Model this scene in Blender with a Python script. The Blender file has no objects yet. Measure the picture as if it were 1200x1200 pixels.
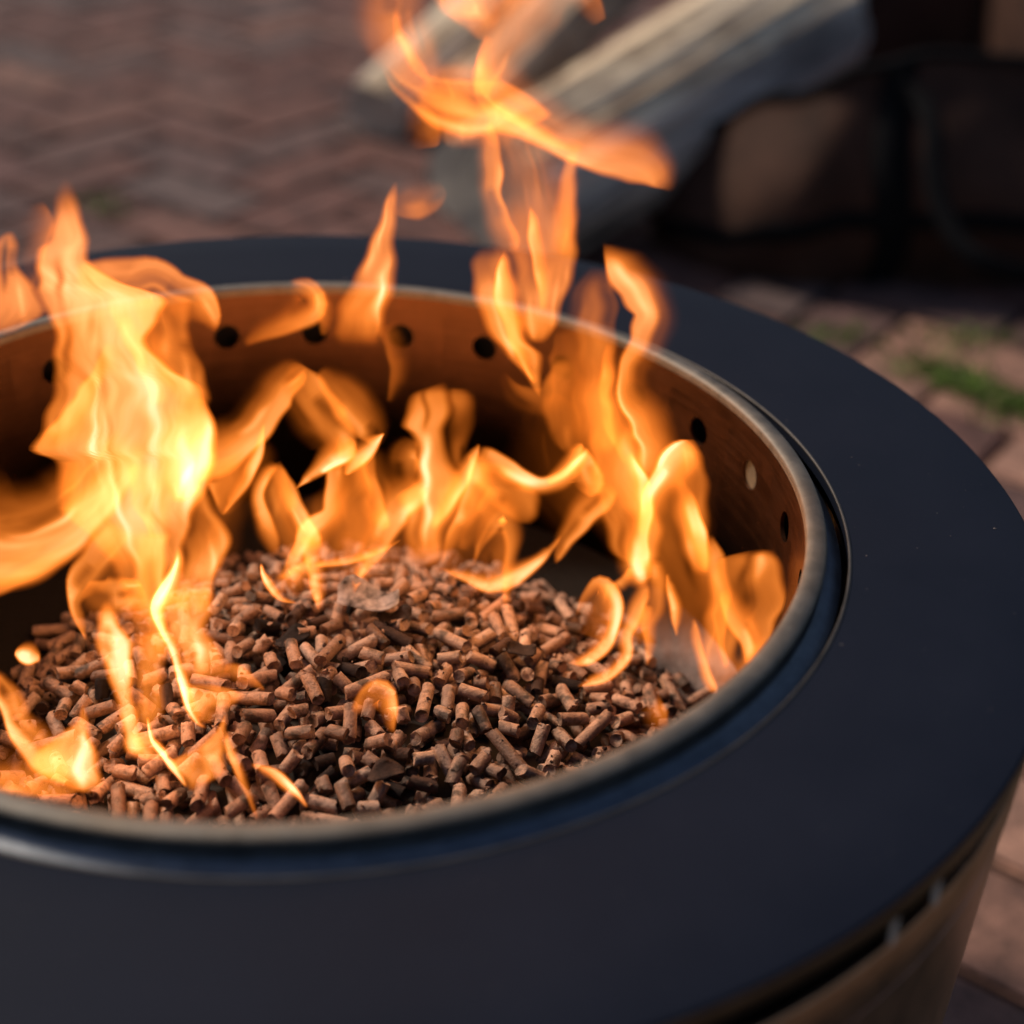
import bpy, bmesh, math, random
import numpy as np
from mathutils import Vector, Matrix

sc = bpy.context.scene
col = sc.collection
rnd = random.Random(7)
R_ = math.radians
GZ = 0.46            # height of the fire pit's rim above the paving
S = 0.23             # radius of the fire bowl

# ------------------------------------------------------------------ camera
CAM = Vector((0.0, -2.70306342 * S, 1.52826893 * S + GZ))
FWD = Vector((0.13374799, 0.84957131, -0.5102353))
RGT = Vector((0.99028753, -0.13430335, 0.03596124))
UPV = Vector((0.03797467, 0.5100894, 0.85928268))
FPX = 1806.43        # focal length in pixels of a 1200 pixel frame
cd = bpy.data.cameras.new('camera')
cam = bpy.data.objects.new('camera', cd)
col.objects.link(cam)
cam.matrix_world = Matrix(((RGT.x, UPV.x, -FWD.x, CAM.x), (RGT.y, UPV.y, -FWD.y, CAM.y),
                           (RGT.z, UPV.z, -FWD.z, CAM.z), (0, 0, 0, 1)))
cd.sensor_width = 36.0
cd.lens = FPX / 1200.0 * 36.0
cd.clip_start = 0.01
cd.clip_end = 500.0
cd.dof.use_dof = True
cd.dof.focus_distance = 0.715
cd.dof.aperture_fstop = 3.5
sc.camera = cam

# ------------------------------------------------------------------ sky, sun, exposure
SUN_AZ, SUN_EL = -52.0, 44.0
w = bpy.data.worlds.new('World')
sc.world = w
w.use_nodes = True
nt = w.node_tree
sky = nt.nodes.new('ShaderNodeTexSky')
sky.sky_type = 'NISHITA'
sky.sun_disc = False
sky.sun_elevation = R_(SUN_EL)
sky.sun_rotation = R_(SUN_AZ)
sky.air_density = 1.0
sky.dust_density = 2.0
bg = nt.nodes['Background']
bg.inputs['Strength'].default_value = 0.085
nt.links.new(sky.outputs[0], bg.inputs['Color'])
sd = bpy.data.lights.new('sun', 'SUN')
sd.energy = 3.8
sd.angle = R_(8)
sd.color = (1.0, 0.85, 0.67)
sun = bpy.data.objects.new('sun', sd)
col.objects.link(sun)
sdir = Vector((math.sin(R_(SUN_AZ)) * math.cos(R_(SUN_EL)), math.cos(R_(SUN_AZ)) * math.cos(R_(SUN_EL)), math.sin(R_(SUN_EL))))
sun.rotation_euler = sdir.to_track_quat('Z', 'Y').to_euler()
sc.view_settings.view_transform = 'Standard'
sc.view_settings.look = 'None'
sc.view_settings.exposure = 0.0
sc.view_settings.gamma = 1.0
sc.view_settings.use_curve_mapping = False
sc.render.engine = 'CYCLES'
sc.cycles.max_bounces = 8
sc.cycles.diffuse_bounces = 3
sc.cycles.glossy_bounces = 4
sc.cycles.transparent_max_bounces = 96
sc.cycles.sample_clamp_indirect = 3.0
sc.cycles.use_denoising = True
sc.cycles.caustics_reflective = False


# ------------------------------------------------------------------ helpers
def ray(px, py):
    return FWD + RGT * ((px - 600.0) / FPX) - UPV * ((py - 600.0) / FPX)


def at_y(px, py, y):
    d = ray(px, py)
    return CAM + d * ((y - CAM.y) / d.y)


def at_z(px, py, z):
    d = ray(px, py)
    return CAM + d * ((z - CAM.z) / d.z)


def at_d(px, py, dist):
    return CAM + ray(px, py) * dist


def tag(o, label=None, cat=None, group=None, kind=None):
    if label:
        o['label'] = label
    if cat:
        o['category'] = cat
    if group:
        o['group'] = group
    if kind:
        o['kind'] = kind
    return o


def link(name, me, mat=None, parent=None, loc=None):
    o = bpy.data.objects.new(name, me)
    col.objects.link(o)
    if mat is not None and me is not None and not me.materials:
        me.materials.append(mat)
    if parent is not None:
        o.parent = parent
    if loc is not None:
        o.location = loc
    return o


def empty(name, loc=(0, 0, 0)):
    o = bpy.data.objects.new(name, None)
    o.empty_display_size = 0.05
    col.objects.link(o)
    o.location = loc
    return o


def mesh(name, V, F, smooth=True):
    me = bpy.data.meshes.new(name)
    me.from_pydata([tuple(v) for v in V], [], F)
    me.update()
    if smooth:
        me.polygons.foreach_set('use_smooth', [True] * len(me.polygons))
    return me


def lathe(name, prof, n=192, closed=False, sharp=None):
    V, F = [], []
    m = len(prof)
    for i in range(n):
        a = 2 * math.pi * i / n
        for r, z in prof:
            V.append((r * math.cos(a), r * math.sin(a), z))
    for i in range(n):
        j = (i + 1) % n
        for k in range(m if closed else m - 1):
            l = (k + 1) % m
            F.append((i * m + k, j * m + k, j * m + l, i * m + l))
    me = mesh(name, V, F)
    if sharp is not None:
        me.set_sharp_from_angle(angle=R_(sharp))
    return me


class NT:
    """small node tree writer"""
    def __init__(self, name):
        self.m = bpy.data.materials.new(name)
        self.m.use_nodes = True
        self.t = self.m.node_tree
        self.b = self.t.nodes['Principled BSDF']
        self.out = self.t.nodes['Material Output']

    def n(self, ty, **kw):
        x = self.t.nodes.new(ty)
        for k, v in kw.items():
            if k.startswith('i_'):
                key = k[2:].replace('_', ' ')
                x.inputs[key].default_value = v
            else:
                setattr(x, k, v)
        return x

    def l(self, a, b):
        self.t.links.new(a, b)

    def ramp(self, fac, stops, interp='LINEAR'):
        r = self.t.nodes.new('ShaderNodeValToRGB')
        r.color_ramp.interpolation = interp
        e = r.color_ramp.elements
        while len(e) > 1:
            e.remove(e[0])
        e[0].position, e[0].color = stops[0][0], (*stops[0][1], 1)
        for p, c in stops[1:]:
            q = e.new(p)
            q.color = (*c, 1)
        if fac is not None:
            self.l(fac, r.inputs[0])
        return r.outputs[0]

    def noise(self, vec, scale, detail=4, rough=0.55, dist=0.0):
        x = self.n('ShaderNodeTexNoise')
        x.inputs['Scale'].default_value = scale
        x.inputs['Detail'].default_value = detail
        x.inputs['Roughness'].default_value = rough
        x.inputs['Distortion'].default_value = dist
        if vec is not None:
            self.l(vec, x.inputs['Vector'])
        return x.outputs[0]

    def mix(self, fac, a, b, mode='MIX'):
        x = self.n('ShaderNodeMix', data_type='RGBA', blend_type=mode)
        for s, v in ((x.inputs[0], fac), (x.inputs[6], a), (x.inputs[7], b)):
            if hasattr(v, 'type'):
                self.l(v, s)
            else:
                s.default_value = v if isinstance(v, (int, float)) else (*v, 1)
        return x.outputs[2]

    def math(self, op, a, b=0.0, clamp=False):
        x = self.n('ShaderNodeMath', operation=op, use_clamp=clamp)
        for s, v in ((x.inputs[0], a), (x.inputs[1], b)):
            if hasattr(v, 'type'):
                self.l(v, s)
            else:
                s.default_value = v
        return x.outputs[0]

    def bump(self, h, strength, dist):
        x = self.n('ShaderNodeBump')
        x.inputs['Strength'].default_value = strength
        x.inputs['Distance'].default_value = dist
        self.l(h, x.inputs['Height'])
        self.l(x.outputs[0], self.b.inputs['Normal'])

    def set(self, color=None, rough=None, metal=None, spec=None):
        for k, v in (('Base Color', color), ('Roughness', rough), ('Metallic', metal), ('Specular IOR Level', spec)):
            if v is None:
                continue
            s = self.b.inputs[k]
            if hasattr(v, 'type'):
                self.l(v, s)
            else:
                s.default_value = v if isinstance(v, (int, float)) else (*v, 1)
        return self.m

    def coord(self, which='Object', scale=None):
        c = self.n('ShaderNodeTexCoord').outputs[which]
        if scale is None:
            return c
        mp = self.n('ShaderNodeMapping')
        mp.inputs['Scale'].default_value = scale
        self.l(c, mp.inputs['Vector'])
        return mp.outputs[0]


# ------------------------------------------------------------------ materials
def m_sand():
    t = NT('joint sand')
    c = t.coord()
    n1 = t.noise(c, 220, 6, 0.7)
    n2 = t.noise(c, 5, 4, 0.6)
    base = t.ramp(n1, [(0.3, (0.045, 0.034, 0.027)), (0.7, (0.12, 0.090, 0.070))])
    moss = t.ramp(n2, [(0.52, (0, 0, 0)), (0.66, (1, 1, 1))])
    t.set(t.mix(moss, base, (0.030, 0.045, 0.012)), 0.95, 0, 0.2)
    t.bump(n1, 0.6, 0.004)
    return t.m


def m_brick():
    t = NT('paving brick')
    oi = t.n('ShaderNodeObjectInfo')
    c = t.coord()
    off = t.n('ShaderNodeVectorMath', operation='ADD')
    t.l(c, off.inputs[0])
    loc = t.n('ShaderNodeVectorMath', operation='SCALE')
    loc.inputs['Scale'].default_value = 3.7
    t.l(oi.outputs['Location'], loc.inputs[0])
    t.l(loc.outputs[0], off.inputs[1])
    v = off.outputs[0]
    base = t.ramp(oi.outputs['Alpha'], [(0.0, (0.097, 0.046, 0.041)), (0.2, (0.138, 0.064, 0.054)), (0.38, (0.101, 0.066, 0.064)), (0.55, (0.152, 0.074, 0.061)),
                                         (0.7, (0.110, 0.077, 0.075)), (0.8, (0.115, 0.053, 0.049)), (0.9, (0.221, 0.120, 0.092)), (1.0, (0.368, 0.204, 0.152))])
    n1 = t.noise(v, 26, 6, 0.65)
    n2 = t.noise(v, 300, 3, 0.7)
    dirt = t.ramp(n1, [(0.36, (0.45, 0.46, 0.48)), (0.62, (1.15, 1.12, 1.1))])
    cc = t.mix(1.0, base, dirt, 'MULTIPLY')
    sp = t.ramp(n2, [(0.35, (0.6, 0.6, 0.6)), (0.65, (1.3, 1.3, 1.3))])
    t.set(t.mix(0.6, cc, t.mix(1.0, cc, sp, 'MULTIPLY')), 0.85, 0, 0.3)
    h = t.math('ADD', n1, t.math('MULTIPLY', n2, 0.4))
    t.bump(h, 0.5, 0.006)
    return t.m


def m_flange():
    t = NT('matt black powder coat')
    c = t.coord()
    n1 = t.noise(c, 1800, 2, 0.6)
    n2 = t.noise(c, 14, 5, 0.6)
    spk = t.ramp(t.noise(c, 420, 2, 0.5), [(0.745, (0, 0, 0)), (0.78, (1, 1, 1))])
    base = t.ramp(n2, [(0.3, (0.0055, 0.0078, 0.0160)), (0.7, (0.0078, 0.0105, 0.0205))])
    col_ = t.mix(t.math('MULTIPLY', spk, 0.5), base, (0.10, 0.10, 0.10))
    r = t.ramp(n2, [(0.3, (0.58, 0.58, 0.58)), (0.7, (0.66, 0.66, 0.66))])
    t.set(col_, r, 0.0, 0.08)
    t.bump(n1, 0.10, 0.0006)
    return t.m


def m_steel(name, ca, cb, rough, streak=(30, 30, 900), bump=0.04, tint=None, darken=None):
    t = NT(name)
    c = t.coord('Object')
    mp = t.n('ShaderNodeMapping')
    mp.inputs['Scale'].default_value = streak
    t.l(c, mp.inputs['Vector'])
    n1 = t.noise(mp.outputs[0], 1.0, 4, 0.65)
    n2 = t.noise(c, 9, 5, 0.65)
    n3 = t.noise(c, 70, 5, 0.7)
    f = t.math('ADD', t.math('MULTIPLY', n1, 0.5), t.math('MULTIPLY', n2, 0.5))
    cc = t.ramp(f, [(0.35, ca), (0.65, cb)])
    if tint:
        k = t.ramp(n2, [(0.42, (0, 0, 0)), (0.62, (1, 1, 1))])
        cc = t.mix(t.math('MULTIPLY', k, 0.6), cc, tint)
    smudge = t.ramp(n3, [(0.35, (0.62, 0.62, 0.62)), (0.6, (1.0, 1.0, 1.0))])
    cc = t.mix(0.3 if darken else 0.7, cc, t.mix(1.0, cc, smudge, 'MULTIPLY'))
    if darken:
        # wall colour darker towards the bottom, ragged upper edge
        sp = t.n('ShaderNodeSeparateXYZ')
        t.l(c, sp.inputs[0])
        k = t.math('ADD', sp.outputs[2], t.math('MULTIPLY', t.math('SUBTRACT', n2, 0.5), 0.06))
        k = t.math('DIVIDE', t.math('SUBTRACT', k, darken[0]), darken[1] - darken[0], True)
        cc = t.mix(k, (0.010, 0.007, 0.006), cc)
    rr = t.math('ADD', t.math('MULTIPLY', n1, 0.22), t.math('ADD', t.math('MULTIPLY', n3, 0.12), rough - 0.17))
    t.set(cc, rr, 1.0)
    t.bump(n1, bump, 0.002)
    return t.m


def m_pellet(name, char):
    t = NT(name)
    oi = t.n('ShaderNodeObjectInfo')
    at = t.n('ShaderNodeAttribute', attribute_name='tone')
    c = t.coord()
    loc = t.n('ShaderNodeVectorMath', operation='SCALE')
    loc.inputs['Scale'].default_value = 7.3
    t.l(oi.outputs['Location'], loc.inputs[0])
    off = t.n('ShaderNodeVectorMath', operation='ADD')
    t.l(c, off.inputs[0])
    t.l(loc.outputs[0], off.inputs[1])
    v = off.outputs[0]
    n1 = t.noise(v, 240, 6, 0.7, 0.4)
    n2 = t.noise(v, 900, 4, 0.7)
    n3 = t.noise(v, 75, 4, 0.6)
    rn = t.math('FRACT', t.math('ADD', oi.outputs['Random'], at.outputs['Fac']))
    if char:
        base = t.ramp(rn, [(0, (0.006, 0.004, 0.005)), (0.6, (0.018, 0.011, 0.010)), (1, (0.056, 0.031, 0.024))])
        ash = t.ramp(n3, [(0.62, (0, 0, 0)), (0.75, (1, 1, 1))])
        base = t.mix(t.math('MULTIPLY', ash, 0.35), base, (0.128, 0.099, 0.091))
    else:
        base = t.ramp(rn, [(0, (0.163, 0.093, 0.062)), (0.15, (0.293, 0.187, 0.138)), (0.3, (0.234, 0.138, 0.097)), (0.42, (0.364, 0.249, 0.193)), (0.55, (0.140, 0.076, 0.051)),
                           (0.68, (0.316, 0.209, 0.157)), (0.8, (0.257, 0.158, 0.112)), (0.9, (0.112, 0.059, 0.040)), (1, (0.387, 0.271, 0.207))])
        burn = t.ramp(n3, [(0.56, (0, 0, 0)), (0.72, (1, 1, 1))])
        base = t.mix(t.math('MULTIPLY', burn, 0.6), base, (0.055, 0.026, 0.017))
        # scorched patches run from pellet to pellet
        gp = t.n('ShaderNodeNewGeometry')
        sc_ = t.ramp(t.noise(gp.outputs['Position'], 62, 4, 0.6, 0.5), [(0.53, (0, 0, 0)), (0.62, (1, 1, 1))])
        base = t.mix(t.math('MULTIPLY', sc_, 0.9), base, (0.020, 0.012, 0.009))
    fib = t.ramp(n1, [(0.34, (0.34, 0.31, 0.29)), (0.47, (0.92, 0.92, 0.92)), (0.62, (1.16, 1.16, 1.16))])
    cc = t.mix(1.0, base, fib, 'MULTIPLY')
    sp = t.ramp(n2, [(0.3, (0.6, 0.58, 0.56)), (0.7, (1.3, 1.3, 1.3))])
    t.set(t.mix(0.7, cc, t.mix(1.0, cc, sp, 'MULTIPLY')), 0.5 if not char else 0.75, 0, 0.4 if not char else 0.15)
    h = t.math('ADD', n1, t.math('MULTIPLY', n2, 0.35))
    t.bump(h, 0.9, 0.0014)
    return t.m


def m_ash():
    t = NT('grey ash')
    c = t.coord()
    n1 = t.noise(c, 160, 6, 0.7)
    n2 = t.noise(c, 30, 4, 0.6)
    base = t.ramp(n2, [(0.35, (0.06, 0.05, 0.05)), (0.65, (0.20, 0.17, 0.17))])
    # ash lies in one drift at the right of the bowl, the rest of the floor is sooty steel
    d = t.n('ShaderNodeVectorMath', operation='DISTANCE')
    t.l(c, d.inputs[0])
    d.inputs[1].default_value = (0.20, -0.01, GZ - 0.63 * S)
    k = t.ramp(t.math('ADD', d.outputs['Value'], t.math('MULTIPLY', n2, 0.05)), [(0.085, (1, 1, 1)), (0.12, (0, 0, 0))])
    t.set(t.mix(k, (0.012, 0.010, 0.009), base), 0.95, 0, 0.1)
    t.bump(n1, 0.8, 0.004)
    return t.m


def m_wood(name, kind):
    t = NT(name)
    c = t.coord('Generated' if False else 'Object')
    mp = t.n('ShaderNodeMapping')
    mp.inputs['Scale'].default_value = (1, 1, 0.09)
    t.l(c, mp.inputs['Vector'])
    n1 = t.noise(mp.outputs[0], 90 if kind != 'bark' else 60, 6, 0.65, 0.6)
    n2 = t.noise(c, 14, 4, 0.6)
    n1 = t.math('ADD', t.math('MULTIPLY', n1, 0.38), t.math('MULTIPLY', t.noise(mp.outputs[0], 17, 3, 0.6, 0.5), 0.62))
    if kind == 'bark':
        base = t.ramp(n1, [(0.40, (0.06, 0.052, 0.047)), (0.48, (0.26, 0.225, 0.20)), (0.58, (0.66, 0.58, 0.51))])
        k = t.ramp(t.noise(mp.outputs[0], 12, 3, 0.6), [(0.55, (0, 0, 0)), (0.62, (1, 1, 1))])
        base = t.mix(k, base, (0.70, 0.54, 0.36))
    elif kind == 'split':
        base = t.ramp(n1, [(0.42, (0.15, 0.095, 0.06)), (0.51, (0.42, 0.315, 0.225)), (0.62, (0.85, 0.70, 0.52))])
        k = t.ramp(n2, [(0.50, (0, 0, 0)), (0.70, (1, 1, 1))])
        base = t.mix(t.math('MULTIPLY', k, 0.6), base, (0.85, 0.70, 0.50))
    else:
        rr = t.n('ShaderNodeTexWave', wave_type='RINGS', rings_direction='Z')
        rr.inputs['Scale'].default_value = 28
        rr.inputs['Distortion'].default_value = 2.0
        rr.inputs['Detail'].default_value = 3
        t.l(c, rr.inputs['Vector'])
        base = t.ramp(rr.outputs[1], [(0.1, (0.50, 0.42, 0.34)), (0.9, (0.74, 0.65, 0.54))])
        g = t.ramp(n2, [(0.4, (0.7, 0.7, 0.72)), (0.7, (1.1, 1.1, 1.1))])
        base = t.mix(1.0, base, g, 'MULTIPLY')
    t.set(base, 0.85, 0, 0.25)
    t.bump(n1, 0.9, 0.012)
    return t.m


def m_canvas():
    t = NT('brown waxed canvas')
    c = t.coord()
    n1 = t.noise(c, 12, 5, 0.6)
    n2 = t.noise(c, 500, 2, 0.6)
    base = t.ramp(n1, [(0.3, (0.024, 0.0115, 0.0085)), (0.7, (0.062, 0.030, 0.021))])
    t.set(base, 0.8, 0, 0.15)
    t.bump(t.math('ADD', n1, t.math('MULTIPLY', n2, 0.15)), 0.35, 0.01)
    return t.m


def m_plain(name, c, rough, metal=0.0, ns=60, amt=0.3, spec=0.5):
    t = NT(name)
    n1 = t.noise(t.coord(), ns, 5, 0.6)
    lo = tuple(x * (1 - amt) for x in c)
    hi = tuple(min(1, x * (1 + amt)) for x in c)
    t.set(t.ramp(n1, [(0.3, lo), (0.7, hi)]), rough, metal, spec)
    t.bump(n1, 0.15, 0.002)
    return t.m


M = dict(
    sand=m_sand(), brick=m_brick(), flange=m_flange(),
    wall=m_steel('heat-browned steel wall', (0.105, 0.050, 0.028), (0.140, 0.070, 0.041), 0.40, (14, 14, 500), darken=(GZ - 0.088, GZ - 0.030)),
    rim=m_steel('brushed steel rim', (0.135, 0.126, 0.115), (0.225, 0.210, 0.192), 0.66, (160, 160, 160), tint=(0.20, 0.15, 0.108)),
    collar=m_steel('polished steel tinted sky blue', (0.115, 0.125, 0.142), (0.21, 0.225, 0.25), 0.42, (60, 60, 400), tint=(0.06, 0.08, 0.125)),  # bluish colours paint in the sky's reflection on the polished steel
    body=m_steel('bronze steel drum', (0.56, 0.33, 0.22), (0.68, 0.41, 0.28), 0.38, (8, 8, 8), 0.02),
    band=m_steel('dark bronze band', (0.20, 0.13, 0.088), (0.27, 0.18, 0.12), 0.40, (8, 8, 8), 0.02),
    dark=m_plain('dark inner steel', (0.010, 0.009, 0.008), 0.7, 0.2),
    trim=m_plain('worn steel edge', (0.075, 0.070, 0.068), 0.6, 1.0),
    lit_disc=m_plain('pale disc for lit hole', (0.10, 0.095, 0.075), 0.5, 0.3, 90, 0.3),  # pale to stand for light seen through one hole
    tab=m_plain('bare steel tab', (0.75, 0.60, 0.52), 0.5, 0.1),
    pellet=m_pellet('pressed wood pellet', False), char=m_pellet('charred wood pellet', True), ash=m_ash(),
    flake=m_plain('pale ash flake', (0.16, 0.14, 0.14), 0.9, 0, 160, 0.95, 0.1),
    bark=m_wood('grey bark', 'bark'), split=m_wood('split wood', 'split'), end=m_wood('sawn log end', 'end'),
    canvas=m_canvas(), webbing=m_plain('black webbing', (0.008, 0.008, 0.009), 0.9, 0, 400, 0.3, 0.02),
    buckle=m_plain('steel buckle', (0.32, 0.33, 0.34), 0.35, 1.0), leaf=m_plain('dry yellow leaf', (0.36, 0.28, 0.15), 0.8),
    grass=m_plain('moss green', (0.105, 0.175, 0.028), 0.6, 0, 90, 0.4),
)

# ------------------------------------------------------------------ ground and brick paving
g = mesh('ground', [(-60, -60, -0.004), (60, -60, -0.004), (60, 60, -0.004), (-60, 60, -0.004)], [(0, 1, 2, 3)], False)
ground = link('ground', g, M['sand'])
tag(ground, 'red and brown brick paving laid in herringbone under the fire pit', None, None, 'structure')


def brick_mesh(seed):
    r = random.Random(seed)
    bm = bmesh.new()
    bmesh.ops.create_cube(bm, size=1.0)
    for v in bm.verts:
        v.co.x *= 0.223
        v.co.y *= 0.108
        v.co.z *= 0.05
        v.co += Vector((r.uniform(-.0015, .0015), r.uniform(-.0015, .0015), r.uniform(-.0012, .0012) if v.co.z > 0 else 0))
    bmesh.ops.bevel(bm, geom=[e for e in bm.edges if e.verts[0].co.z > 0 or e.verts[1].co.z > 0], offset=0.004, segments=2, affect='EDGES')
    me = bpy.data.meshes.new('brick')
    bm.to_mesh(me)
    bm.free()
    me.materials.append(M['brick'])
    return me


def proj(p):
    d = Vector(p) - CAM
    z = d.dot(FWD)
    return 600 + FPX * d.dot(RGT) / z, 600 - FPX * d.dot(UPV) / z, z


BM = [brick_mesh(i) for i in range(6)]
WU = 0.115
PAVE_ROT = R_(46)
cand = []
for i in range(-60, 60):
    for j in range(-60, 60):
        k = (i - j) % 4
        if k == 0:
            lx, ly, rot = (i + 1.0) * WU, (j + 0.5) * WU, 0.0
        elif k == 3:
            lx, ly, rot = (i + 0.5) * WU, (j + 1.0) * WU, math.pi / 2
        else:
            continue
        x = lx * math.cos(PAVE_ROT) - ly * math.sin(PAVE_ROT)
        y = lx * math.sin(PAVE_ROT) + ly * math.cos(PAVE_ROT)
        if y < -0.35:
            continue
        u, v, z = proj((x, y, 0))
        if z < 0.2:
            continue
        mrg = 0.14 * FPX / z
        if -mrg < u < 1200 + mrg and -mrg < v < 1200 + mrg * 0.5:
            # hidden wholly behind the pit
            a = at_z(u, v, GZ - 0.01)
            if math.hypot(a.x, a.y) < 1.2 * S:
                continue
            cand.append((z, x, y, rot))
cand.sort()
for q, (z, x, y, rot) in enumerate(cand[:300]):
    o = link('brick', BM[rnd.randrange(6)], None, ground, (x, y, 0.024 - 0.027 + rnd.uniform(-.002, .002)))
    o.color = (1, 1, 1, rnd.uniform(0.86, 1.0) if (x > 0.36 and y < 1.05 and rnd.random() < .75) else rnd.uniform(0, 0.86))  # right-hand bricks a paler salmon, partly standing for sunlight on them
    o.rotation_euler = (rnd.uniform(-.012, .012), rnd.uniform(-.012, .012), PAVE_ROT + rot + rnd.choice((0, math.pi)) + rnd.uniform(-.01, .01))
if len(cand) > 300:
    V, F = [], []
    for z, x, y, rot in cand[300:]:
        b = len(V)
        c_, s_ = math.cos(PAVE_ROT + rot), math.sin(PAVE_ROT + rot)
        dz = rnd.uniform(-.002, .002)
        for zz in (-.028, .0205 + dz):
            for a, e in ((-.111, -.054), (.111, -.054), (.111, .054), (-.111, .054)):
                V.append((x + a * c_ - e * s_, y + a * s_ + e * c_, zz))
        F += [(b + 4, b + 5, b + 6, b + 7)] + [(b + i, b + (i + 1) % 4, b + 4 + (i + 1) % 4, b + 4 + i) for i in range(4)]
    o = link('distant_bricks', mesh('distant_bricks', V, F, False), M['brick'], ground)
    o['kind'] = 'stuff'
print('bricks', len(cand))

# ------------------------------------------------------------------ the fire pit
pit = empty('fire_pit', (0, 0, 0))
tag(pit, 'round smokeless fire pit with wide matt black top ring and steel bowl', 'fire pit')
NH, HZ, HR = 28, -0.130 * S, 0.0076
WT, WB = -0.012 * S, -0.66 * S
HA0 = R_(87.4)


def wall_with_holes(name, R, z0, z1):
    """cylinder wall facing inwards with a row of round holes, sector by sector"""
    V, F = [], []
    K = 32
    da = 2 * math.pi / NH
    hw = da * R / 2
    zt, zb = HZ + 0.016, HZ - 0.016
    TUN = []

    def put(s, z, a0):
        a = a0 + s / R
        V.append((R * math.cos(a), R * math.sin(a), GZ + z))
        return len(V) - 1
    for h in range(NH):
        a0 = HA0 + h * da
        ring, box = [], []
        for k in range(K):
            t = 2 * math.pi * k / K + math.pi / K * 0
            ring.append(put(HR * math.cos(t), HZ + HR * math.sin(t), a0))
            m_ = max(abs(math.cos(t)) / hw, abs(math.sin(t)) / 0.016)
            box.append(put(math.cos(t) / m_, HZ + math.sin(t) / m_, a0))
        # corners inserted by snapping the nearest samples
        for sx in (-1, 1):
            for sz in (-1, 1):
                bi = min(box, key=lambda i: (Vector(V[i]) - Vector((R * math.cos(a0 + sx * hw / R), R * math.sin(a0 + sx * hw / R), GZ + HZ + sz * 0.016))).length)
                V[bi] = (R * math.cos(a0 + sx * hw / R), R * math.sin(a0 + sx * hw / R), GZ + HZ + sz * 0.016)
        for k in range(K):
            l = (k + 1) % K
            F.append((ring[k], box[k], box[l], ring[l]))
            TUN.append((V[ring[k]], V[ring[l]], a0))
        NS = 8
        for q in range(NS):
            s0, s1 = -hw + 2 * hw * q / NS, -hw + 2 * hw * (q + 1) / NS
            for za, zb_ in ((zt, z0), (z1, zb)):
                F.append((put(s0, za, a0), put(s0, zb_, a0), put(s1, zb_, a0), put(s1, za, a0)))
    # the cut edge of each hole, 2 mm of sheet
    nw = len(V)
    for p, q, a0 in TUN:
        k_ = 1.0 + 0.002 / R
        b = len(V)
        V.extend([p, q, (q[0] * k_, q[1] * k_, q[2]), (p[0] * k_, p[1] * k_, p[2])])
        F.append((b, b + 1, b + 2, b + 3))
    me = mesh(name, V, F)
    nl = []
    for p in me.polygons:
        for vi in p.vertices:
            co = me.vertices[vi].co
            if vi < nw:
                d_ = Vector((-co.x, -co.y, 0)).normalized()
            else:
                d_ = p.normal.copy()
            nl.append(d_)
        if p.vertices[0] < nw and p.normal.dot(Vector((p.center.x, p.center.y, 0))) > 0:
            p.flip()
    me.normals_split_custom_set(nl)
    return me


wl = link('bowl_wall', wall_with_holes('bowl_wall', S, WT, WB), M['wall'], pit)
pa = HA0 - 6 * 2 * math.pi / NH  # added disc in one hole, its pale colour stands for the lit liner
Vp = [((S + 0.0017) * math.cos(pa + HR * 1.03 * math.cos(t) / S), (S + 0.0017) * math.sin(pa + HR * 1.03 * math.cos(t) / S), GZ + HZ + HR * 1.03 * math.sin(t)) for t in [2 * math.pi * i / 24 for i in range(24)]]
Vp += [(v[0] * 1.012, v[1] * 1.012, v[2]) for v in Vp]
link('lit_hole_disc', mesh('lit_hole_disc', Vp, [tuple(range(24)), tuple(range(47, 23, -1))] + [(i, (i + 1) % 24, 24 + (i + 1) % 24, 24 + i) for i in range(24)], False), M['lit_disc'], pit)
RW = 0.042 * S
x0 = S - 0.0008
prof = [(x0, GZ - 0.0045), (x0, GZ - 0.0016), (x0 + 0.0003, GZ - 0.0007), (x0 + 0.0010, GZ - 0.0001), (x0 + RW * 0.35, GZ + 0.0004), (x0 + RW * 0.65, GZ + 0.0003),
        (x0 + RW - 0.0015, GZ - 0.0005), (x0 + RW - 0.0006, GZ - 0.0012), (x0 + RW - 0.0003, GZ - 0.0022), (x0 + RW - 0.0010, GZ - 0.0030), (x0 + 0.002, GZ - 0.0034)]
link('rim', lathe('rim', prof, 256, True, 60), M['rim'], pit)
rc = S - 0.0008 + RW
link('collar', lathe('collar', [(rc - 0.0025, GZ - 0.0028), (rc - 0.0016, GZ - 0.0034), (rc - 0.0012, GZ - 0.0095), (rc - 0.0004, GZ - 0.0105), (rc + 0.0025, GZ - 0.0118), (rc + 0.0075, GZ - 0.0140), (rc + 0.0080, GZ - 0.020), (rc - 0.001, GZ - 0.020)], 256, True, 50), M['collar'], pit)
FZ = GZ - 0.0324 * S
F1, F2 = 1.083 * S, 1.454 * S
LIP = 0.0105
prof = [(F1, FZ - 0.006), (F1, FZ - 0.0006), (F1 + 0.0004, FZ - 0.0001), (F1 + 0.0012, FZ), (F1 + 0.02, FZ), (F2 - 0.03, FZ), (F2 - 0.0018, FZ), (F2 - 0.0008, FZ - 0.0003), (F2 - 0.0002, FZ - 0.0010), (F2, FZ - 0.0016), (F2 - 0.002, FZ - 0.0030), (F1 + 0.002, FZ - 0.006)]
trim = []
for k in range(10):
    a = 2 * math.pi * k / 10
    trim.append((F1 + 0.0002 + 0.0009 * math.cos(a), FZ - 0.0002 + 0.0009 * math.sin(a)))
link('inner_trim', lathe('inner_trim', trim, 256, True), M['trim'], pit)
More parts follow.
